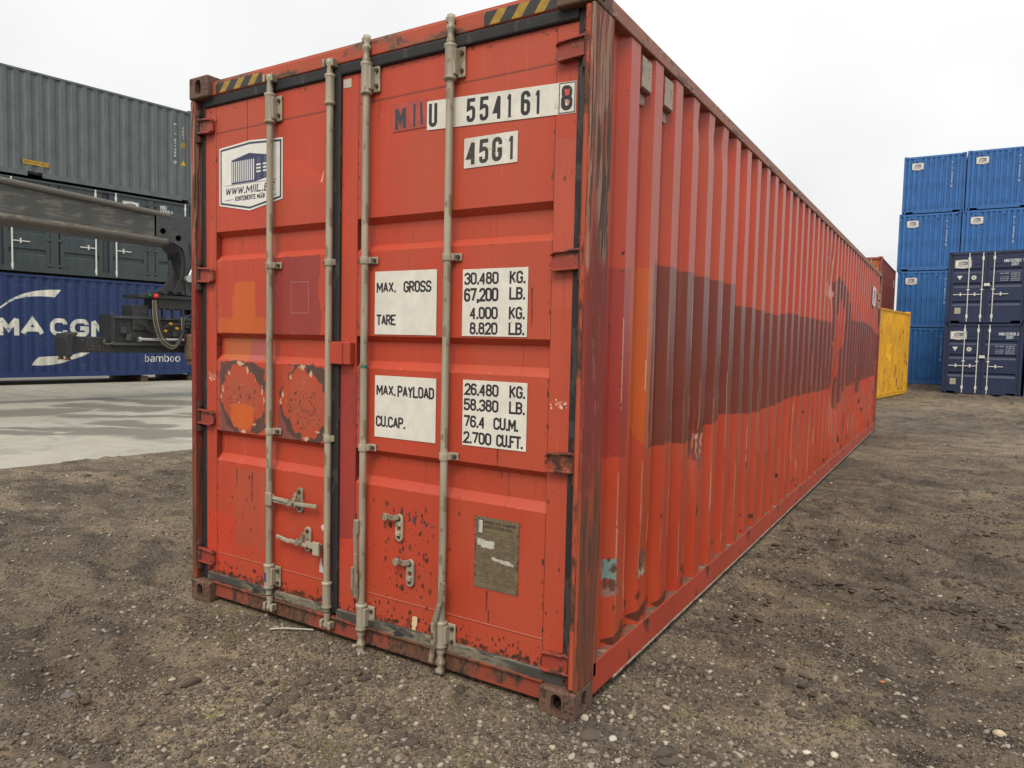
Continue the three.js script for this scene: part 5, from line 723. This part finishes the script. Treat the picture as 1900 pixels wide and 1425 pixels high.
  for (let k = 0; k < 3; k++) part('hydraulic_hose', tube([[1.45 + 0.05 * k, 3.55, zb + 0.44], [1.55 + 0.04 * k, 3.0, zb + 0.50], [1.50 + 0.05 * k, 2.6, zb + 0.48], [1.6, 2.38, zb + 0.42]], 0.016, 24, 6), black, o);
  for (const [s, y] of [[0.85, 2.42], [1.05, 2.46], [1.25, 2.44]]) part('pin', cyl([s, y, zb + 0.36], [s, y, zb + 0.52], 0.05, 10), black, o);
  // carrier: chassis, counterweight, cab, wheels, lift rams, boom pivot
  part('chassis', metreUV(merge([rbox(-10.4, -4.1, 0.95, 1.55, zb - 0.95, zb + 0.95, 0.08), rbox(-10.9, -8.9, 0.75, 2.35, zb - 1.4, zb + 1.4, 0.18, 3), rbox(-10.4, -9.4, 2.3, 4.55, zb - 0.62, zb - 0.46, 0.05), rbox(-10.4, -9.4, 2.3, 4.55, zb + 0.46, zb + 0.62, 0.05)])), yel, o); part('boom_pivot', cyl([-9.9, 4.4, zb - 0.65], [-9.9, 4.4, zb + 0.65], 0.12, 16), steel, o);
  const cab = part('cab', metreUV(merge([rbox(-8.0, -6.3, 1.55, 2.3, zb + 0.5, zb + 1.45, 0.08), rbox(-8.0, -6.3, 3.25, 3.4, zb + 0.5, zb + 1.45, 0.05), ...[[-7.95, 0.55], [-6.42, 0.55], [-7.95, 1.38], [-6.42, 1.38]].map(([s, e]) => rbox(s, s + 0.08, 2.2, 3.3, zb + e, zb + e + 0.07, 0.01))])), yel, o); part('cab_glass', merge([box(-6.40, -6.38, 2.3, 3.25, zb + 0.62, zb + 1.38), box(-7.9, -6.4, 2.3, 3.25, zb + 1.41, zb + 1.42)]), std({ color: srgb('#1b2226'), roughness: 0.08 }), cab);
  for (const e of [-1, 1]) part('lift_ram', merge([cyl([-5.6, 1.4, zb + e * 0.5], [-5.0, 2.9, zb + e * 0.5], 0.14, 14), cyl([-5.0, 2.9, zb + e * 0.5], [-4.7, 3.72, zb + e * 0.45], 0.09, 14)]), black, o);
  for (const [s, e] of [[-4.9, -1.35], [-4.9, 1.35], [-9.3, -1.1], [-9.3, 1.1]]) { const g = new THREE.LatheGeometry([[0.42, -0.26], [0.72, -0.29], [0.80, -0.2], [0.82, 0], [0.80, 0.2], [0.72, 0.29], [0.42, 0.26]].map((q) => new THREE.Vector2(...q)), 28); g.rotateX(Math.PI / 2); g.translate(s, 0.80, zb + e); const w = part('wheel', g, tyre, o); part('rim', cyl([s, 0.80, zb + e - 0.24], [s, 0.80, zb + e + 0.24], 0.43, 20), yel, w); }
}

// ------------------------------------------------------------------ ground
const edgeX = (z) => -5.0 - 0.1405 * (z + 2) ;         // where gravel meets the concrete
const dirt = (x, z) => fbm(x * 0.45 + 7, z * 0.45 + 3, 811, 4);            // mud against loose gravel
const heightAt = (x, z) => {
  let h = D * sstep(12, 22, -z);
  const inside = sstep(0.25, -0.1, Math.max(Math.abs(x - 1.22) - 1.22, Math.abs(z + 6.1) - 6.1));
  const open = 1 - inside;
  const rut = (c, w, a) => { const q = (x - c - 0.12 * (fbm(z * 0.5, 4, 821, 2) - 0.5)) / w; return a * Math.exp(-q * q); };
  let r = 0;
  if (z < 1.8) r += rut(4.9, 0.16, -0.035) + rut(5.2, 0.10, 0.022) + rut(4.6, 0.10, 0.02) + rut(6.7, 0.17, -0.03) + rut(7.0, 0.1, 0.018) + rut(3.6, 0.14, -0.012);
  const d = dirt(x, z);
  const ridge = 1 - Math.abs(2 * fbm(x * 1.9, z * 3.1, 831, 3) - 1), clod = fbm(x * 9, z * 11, 841, 4), tiny = fbm(x * 34, z * 34, 851, 2);
  h += open * (r * (0.5 + fbm(x * 3, z * 1.1, 833, 2)) + 0.040 * (ridge ** 5 - 0.12) * sstep(0.40, 0.58, d) + 0.020 * (fbm(x * 0.8, z * 0.8, 837, 3) - 0.55) + 0.036 * (clod - 0.5) * (0.4 + 1.2 * sstep(0.35, 0.6, d)) + 0.014 * (tiny - 0.5));
  const e = x - edgeX(z) + 0.10 * (fbm(z * 2, x, 843, 3) - 0.5);
  h = mix(-0.07, h + 0.004, sstep(-0.22, 0.06, e));
  return h;
};
const lookup = {};                                     // height of the built surface
const onGround = (x, z) => {
  const find = (a, v) => { let lo = 0, hi = a.length - 1; while (hi - lo > 1) { const m = (lo + hi) >> 1; if (a[m] <= v) lo = m; else hi = m; } return lo; };
  const { xs, zs, pos } = lookup, i = find(xs, x), j = find(zs, z), n = xs.length, fx = (x - xs[i]) / (xs[i + 1] - xs[i]), fz = (z - zs[j]) / (zs[j + 1] - zs[j]), H = (a, b) => pos[(b * n + a) * 3 + 1];
  return mix(mix(H(i, j), H(i + 1, j), fx), mix(H(i, j + 1), H(i + 1, j + 1), fx), fz);
};
{
  const axis = (stops) => { const a = []; for (const [x0, x1, st0, st1] of stops) { let x = x0; while (x < x1 - 1e-6) { a.push(x); x += mix(st0, st1, (x - x0) / (x1 - x0)); } } a.push(stops[stops.length - 1][1]); return a; };
  const xs = axis([[-160, -30, 20, 4], [-30, -6, 3, 0.12], [-6, -0.5, 0.10, 0.03], [-0.5, 5.2, 0.022, 0.022], [5.2, 9, 0.03, 0.12], [9, 30, 0.14, 3], [30, 160, 4, 20]]);
  const zs = axis([[-200, -45, 20, 3], [-45, -18, 2, 0.3], [-18, -5, 0.28, 0.045], [-5, 1.75, 0.024, 0.02], [1.75, 6, 0.03, 0.5], [6, 40, 0.6, 5], [40, 120, 6, 20]]);
  lookup.xs = xs; lookup.zs = zs; const nx = xs.length, nz = zs.length, pos = new Float32Array(nx * nz * 3), uv = new Float32Array(nx * nz * 2), col = new Float32Array(nx * nz * 3), idx = [];
  for (let j = 0; j < nz; j++) for (let i = 0; i < nx; i++) {
    const k = j * nx + i, x = xs[i], z = zs[j];
    pos[k * 3] = x; pos[k * 3 + 1] = heightAt(x, z); pos[k * 3 + 2] = z; uv[k * 2] = x / 2.6; uv[k * 2 + 1] = z / 2.6;
    const d = dirt(x, z), p = fbm(x * 1.6, z * 2.2, 861, 4), q = fbm(x * 0.2, z * 0.2, 863, 3);
    const m = (0.70 + 0.42 * sstep(0.36, 0.62, 1 - d)) * (0.72 + 0.54 * p) * (0.92 + 0.16 * q);
    const damp = 0.24 * sstep(0.54, 0.60, fbm(x * 1.3 + 3, z * 2.1, 865, 6)) + 0.38 * sstep(0.54, 0.60, fbm(x * 4.5 + 1, z * 8, 867, 5)), pale = 0.16 * sstep(0.56, 0.66, fbm(x * 0.7, z * 1.4, 869, 4)), w = m * (1 - Math.min(0.6, damp)) * (1 + pale);
    col[k * 3] = w; col[k * 3 + 1] = w * 0.985; col[k * 3 + 2] = w * (0.955 + 0.05 * damp);
    if (i && j) { const a = k - nx - 1, b = k - nx, c = k - 1; idx.push(a, c, b, b, c, k); }
  }
  lookup.pos = pos;
  const g = new THREE.BufferGeometry(); g.setAttribute('position', new THREE.BufferAttribute(pos, 3)); g.setAttribute('uv', new THREE.BufferAttribute(uv, 2)); g.setAttribute('color', new THREE.BufferAttribute(col, 3)); g.setIndex(idx); g.computeVertexNormals();
  // fine gravel: small stones set in grit, tile of 2.6 m
  const S = 1536, N = 190, [c] = canvas(S, S), [bc] = canvas(S, S), bd = new Uint8ClampedArray(S * S);
  const cellPt = (cx, cy, s) => { const a = ((cx % N) + N) % N, b = ((cy % N) + N) % N; return [cx + 0.15 + 0.7 * hash(a, b, s), cy + 0.15 + 0.7 * hash(a, b, s + 1), hash(a, b, s + 2), hash(a, b, s + 3)]; };
  pixels(c, (d, o, i, j) => {
    const u = i / S * N, v = j / S * N, cx = Math.floor(u), cy = Math.floor(v); let best = 9, id = 0, sz = 0;
    for (let a = -1; a <= 1; a++) for (let b = -1; b <= 1; b++) { const [px, py, h1, h2] = cellPt(cx + a, cy + b, 871), q = Math.hypot(u - px, v - py) / (0.22 + 0.40 * h1); if (q < best) { best = q; id = h2; sz = h1; } }
    const grit = fbm(i / S * 256, j / S * 256, 881, 3, 256), big = fbm(i / S * 12, j / S * 12, 883, 4, 12);
    const stone = best < 1 && id < 0.12 + 0.5 * sstep(0.38, 0.68, big);
    let r = 114, gg = 102, b = 84, hgt = 60 * grit;
    if (stone) { const t = (id * 97) % 1, L = 0.70 + 0.62 * ((id * 41) % 1); r = mix(106, 124, t) * L; gg = mix(97, 109, t) * L; b = mix(84, 91, t) * L; hgt = 90 + 130 * Math.sqrt(Math.max(0, 1 - best * best)) * (0.5 + 0.5 * sz); }
    const m = 0.74 + 0.42 * grit + 0.12 * (big - 0.5);
    d[o] = r * m; d[o + 1] = gg * m; d[o + 2] = b * m; d[o + 3] = 255; bd[j * S + i] = hgt;
  });
  pixels(bc, (d, o, i, j) => { d[o] = d[o + 1] = d[o + 2] = bd[j * S + i]; d[o + 3] = 255; });
  const m = shade(new THREE.Mesh(g, std({ map: tex(c, true), bumpMap: tex(bc, true, false), bumpScale: 0.02, roughness: 0.92, vertexColors: true })));
  m.name = 'ground'; m.userData = { kind: 'structure', label: 'damp brown gravel yard with ruts and mud' }; scene.add(m);
}
// concrete pad with wet streaks
{
  const wet = [[-13.27, -4.68, -12.56, -6.41, 0.36], [-12.56, -6.41, -10.52, -7.15, 0.42], [-11.52, -5.41, -9.96, -5.83, 0.54], [-11.06, -3.74, -10.88, -4.2, 0.74], [-10.97, -4.24, -10.55, -4.8, 0.22], [-9.97, -4.4, -8.13, -5.52, 0.24], [-8.86, -2.81, -7.64, -3.54, 0.18], [-8.2, -2.53, -7.83, -2.94, 0.2], [-8.17, -4.22, -7.19, -4.41, 0.39], [-7.45, -3.44, -6.38, -3.89, 0.4], [-6.77, -3.79, -5.98, -4.07, 0.32], [-7.7, -2.73, -7.5, -3.15, 0.17], [-12.9, -3.2, -13.4, -1.6, 0.5], [-8.6, -5.9, -6.6, -7.4, 0.3], [-9.4, -1.8, -9.0, 0.6, 0.3]];
  const X0 = -26, X1 = -4, Z0 = -26, Z1 = 8, S = 56, w = (X1 - X0) * S, h = (Z1 - Z0) * S, [c] = canvas(w, h), [rc] = canvas(w, h), mask = new Float32Array(w * h);
  pixels(c, (d, o, i, j) => {
    const x = X0 + i / S, z = Z0 + j / S, wx = x + 0.7 * (fbm(x * 1.3, z * 1.3, 901, 4) - 0.5), wz = z + 0.7 * (fbm(x * 1.3 + 9, z * 1.3, 903, 4) - 0.5); let q = 9;
    for (const [a, b, e, f, t] of wet) { const dx = e - a, dz = f - b, k = Math.min(1, Math.max(0, ((wx - a) * dx + (wz - b) * dz) / (dx * dx + dz * dz))); q = Math.min(q, Math.hypot(wx - a - dx * k, wz - b - dz * k) / (t * (0.55 + 0.9 * fbm(x * 2, z * 2, 907, 3)))); }
    const m = sstep(1.25, 0.7, q); mask[j * w + i] = m;
    const n = 0.90 + 0.14 * fbm(x * 0.7, z * 0.7, 911, 4) + 0.10 * (fbm(x * 9, z * 9, 913, 3) - 0.5) + 0.05 * (hash(i, j, 915) - 0.5);
    const st = sstep(0.60, 0.75, fbm(x * 1.1, z * 3.3, 917, 4)) * 0.10;
    d[o] = 150 * n * (1 - st); d[o + 1] = 147 * n * (1 - st); d[o + 2] = 136 * n * (1 - st); d[o + 3] = 255; toward(d, o, [104, 100, 92], m * 0.85);
  });
  pixels(rc, (d, o, i, j) => { const v = 235 - 105 * mask[j * w + i]; d[o] = d[o + 1] = d[o + 2] = v; d[o + 3] = 255; });
  const pts = [[-90, -100], [-90, 40]]; for (let z = 40; z >= -100; z -= z < 6 && z > -16 ? 0.25 : 2) pts.push([edgeX(z) + 0.05 * (fbm(z * 1.7, 2, 919, 3) - 0.5), z]);
  const sh = new THREE.Shape(pts.map(([a, b]) => new THREE.Vector2(a, -b))), g = new THREE.ExtrudeGeometry(sh, { depth: 0.2, bevelEnabled: false }); g.rotateX(-Math.PI / 2); g.translate(0, -0.2, 0);
  const map = tex(c), rm = tex(rc, false, false); for (const t of [map, rm]) { t.wrapS = t.wrapT = THREE.MirroredRepeatWrapping; t.flipY = false; }
  const m = shade(new THREE.Mesh(planUV(g, (x, y, z) => [(x - X0) / (X1 - X0), (z - Z0) / (Z1 - Z0)]), std({ map, roughnessMap: rm, roughness: 1 })));
  m.name = 'concrete_pad'; m.userData = { kind: 'structure', label: 'pale concrete pad with damp streaks' }; scene.add(m);
}
// loose stones
{
  const r = rng(941), shapes = [];
  for (let v = 0; v < 3; v++) { const g = new THREE.IcosahedronGeometry(1, 1), p = g.attributes.position; for (let k = 0; k < p.count; k++) { const x = p.getX(k), y = p.getY(k), z = p.getZ(k), q = 0.70 + 0.6 * fbm(x * 1.4 + 5 + v * 7, (y + z) * 1.4 + 5, 951 + v, 2); p.setXYZ(k, x * q, y * q * 0.72, z * q); } g.computeVertexNormals(); shapes.push(g); }
  const mat = std({ color: 0xffffff, roughness: 0.85 }), NN = [50000, 56000, 9000];
  const tones = [[0.10, 0.083, 0.062], [0.13, 0.11, 0.083], [0.075, 0.06, 0.045], [0.17, 0.15, 0.115], [0.09, 0.078, 0.062], [0.05, 0.04, 0.032], [0.12, 0.09, 0.06], [0.20, 0.175, 0.13], [0.29, 0.26, 0.20]];
  NN.forEach((n, v) => {
    const im = new THREE.InstancedMesh(shapes[v], mat, n), o = new THREE.Object3D(), c = new THREE.Color(); let k = 0, tries = 0;
    while (k < n && tries++ < n * 12) {
      const dist = 1.9 * Math.exp(r() * 2.15), az = 0.551 + (r() - 0.5) * 1.62, x = 3.6515 - Math.sin(az) * dist, z = 2.493 - Math.cos(az) * dist;
      if (x > 0.02 && x < 2.43 && z < -0.06 && z > -12.2) continue;
      if (x < edgeX(z) + 0.06) continue;
      const d = dirt(x, z), cl = fbm(x * 2.3, z * 2.3, 961, 3); if (r() > sstep(0.75, 0.30, d) * 0.75 + 0.25 * sstep(0.4, 0.65, cl) + 0.10) continue;
      let s = 0.0016 + 0.0030 * r() + 0.008 * r() ** 9; if (v === 2) s *= 1.2; if (r() < 0.0016) s = 0.008 + 0.008 * r();
      o.position.set(x, onGround(x, z) + s * 0.25, z); o.rotation.set((r() - 0.5) * 0.7, r() * 6.3, (r() - 0.5) * 0.7); o.scale.set(s * (0.8 + 0.6 * r()), s * (0.7 + 0.4 * r()), s * (0.8 + 0.5 * r())); o.updateMatrix(); im.setMatrixAt(k, o.matrix);
      const t = tones[Math.floor(r() ** (s > 0.009 ? 0.8 : 1.9) * tones.length)], m = 0.8 + 0.45 * r(); im.setColorAt(k, c.setRGB(t[0] * m, t[1] * m, t[2] * m)); k++;
    }
    im.count = k; im.name = numbered('loose_gravel'); im.castShadow = im.receiveShadow = true; im.userData = { kind: 'stuff', label: ['small loose stones strewn over the yard', 'angular loose grit strewn over the yard', 'rounded loose pebbles strewn over the yard'][v], category: 'gravel' }; scene.add(im);
  });
  // clods of dark mud thrown up along the wheel tracks
  { const n = 3400, im = new THREE.InstancedMesh(shapes[1], std({ color: 0xffffff, roughness: 0.95 }), n), o = new THREE.Object3D(), c = new THREE.Color(); let k = 0, tries = 0;
    while (k < n && tries++ < n * 60) {
      const dist = 2.2 * Math.exp(r() * 2.2), az = 0.551 + (r() - 0.5) * 1.62, x = 3.6515 - Math.sin(az) * dist, z = 2.493 - Math.cos(az) * dist;
      if ((x > -0.05 && x < 2.5 && z < 0.0 && z > -12.3) || x < edgeX(z) + 0.2) continue;
      const streak = fbm(x * 1.5 + 4, z * 4.2, 971, 4), patch = fbm(x * 0.5, z * 0.5, 973, 2), side = x > 2.5 ? 1 : 0.22; if (r() > side * sstep(0.56, 0.66, streak) * sstep(0.40, 0.58, patch)) continue;
      const s = 0.004 + 0.009 * r() + 0.016 * r() ** 5; o.position.set(x, onGround(x, z) + s * 0.12, z); o.rotation.set((r() - 0.5) * 0.8, r() * 6.3, (r() - 0.5) * 0.8); o.scale.set(s * (0.8 + 0.9 * r()), s * (0.5 + 0.5 * r()), s * (0.8 + 0.6 * r())); o.updateMatrix(); im.setMatrixAt(k, o.matrix); const m = 0.75 + 0.5 * r(); im.setColorAt(k, c.setRGB(0.070 * m, 0.056 * m, 0.042 * m)); k++;
    }
    im.count = k; im.name = 'mud_clods'; im.castShadow = im.receiveShadow = true; im.userData = { kind: 'stuff', label: 'dark clods of mud along the wheel tracks', category: 'mud' }; scene.add(im); }
  // single stones and scraps that stand out
  const stone = (name, label, x, z, s, tone, v, sq = 0.6) => { const o = thing(name, label, 'stone', [x, onGround(x, z), z], v * 1.7, 'single stones lying on the gravel'); const g = shapes[v % 3].clone(); g.scale(s, s * sq, s * 0.8); g.translate(0, s * sq * 0.4, 0); part('stone_body', g, std({ color: new THREE.Color().setRGB(...tone), roughness: 0.85 }), o); };
  stone('flat_stone', 'flat dark grey stone at the lower left of the gravel', 0.66, 1.0, 0.032, [0.11, 0.10, 0.10], 0, 0.35);
  stone('pale_stone', 'pale stone just right of the near bottom corner of the red container', 2.61, 0.01, 0.018, [0.42, 0.40, 0.36], 1, 0.7);
  stone('pale_stone', 'white stone at the bottom edge, left one of a pair', 3.25, -0.30, 0.016, [0.50, 0.47, 0.40], 2, 0.8);
  stone('pale_stone', 'cream stone at the bottom edge, right one of a pair', 3.34, -0.335, 0.017, [0.46, 0.42, 0.34], 1, 0.7);
  stone('pale_stone', 'cream stone near the bottom right corner', 3.86, -0.78, 0.024, [0.42, 0.36, 0.25], 0, 0.8);
  stone('brick_chip', 'small orange brick chip on the gravel right of the container', 3.44, -1.08, 0.014, [0.36, 0.12, 0.05], 2, 0.6);
  { const o = thing('twig', 'bleached twig on the gravel before the left door', 'twig', [0.83, onGround(0.83, 0) + 0.006, 0]); part('stem', metreUV(tube([[-0.09, 0.002, 0.06], [-0.04, 0.008, 0.03], [0.02, 0.010, 0.0], [0.10, 0.004, -0.055]], 0.0045, 16, 6)), std({ color: new THREE.Color().setRGB(0.40, 0.37, 0.31), roughness: 0.8 }), o); }
  // thin moss
  const mg = new THREE.IcosahedronGeometry(1, 0); mg.scale(1, 0.4, 1); const spots = [[0.35, 0.05, 0.10], [0.30, -0.25, 0.12], [0.62, 0.22, 0.08], [3.35, -0.62, 0.07], [2.78, -0.35, 0.06], [1.75, 0.62, 0.10], [3.1, -2.0, 0.09], [1.22, 0.73, 0.05], [2.2, 0.42, 0.06]], im = new THREE.InstancedMesh(mg, std({ color: new THREE.Color().setRGB(0.17, 0.155, 0.06), roughness: 0.95 }), spots.length * 160), o = new THREE.Object3D(); let k = 0;
  for (const [x, z, s] of spots) for (let i = 0; i < 160; i++) { const a = r() * 6.283, q = Math.sqrt(r()) * s * (0.5 + r()), u = x + Math.cos(a) * q, v = z + Math.sin(a) * q; o.position.set(u, onGround(u, v) + 0.001, v); const t = 0.0018 + 0.0035 * r(); o.scale.set(t, t, t); o.rotation.set(0, r() * 6, 0); o.updateMatrix(); im.setMatrixAt(k++, o.matrix); }
  im.name = 'moss'; im.userData = { kind: 'stuff', label: 'thin yellowish moss between the stones', category: 'moss' }; im.castShadow = im.receiveShadow = true; scene.add(im);
}
renderer.render(scene, camera);
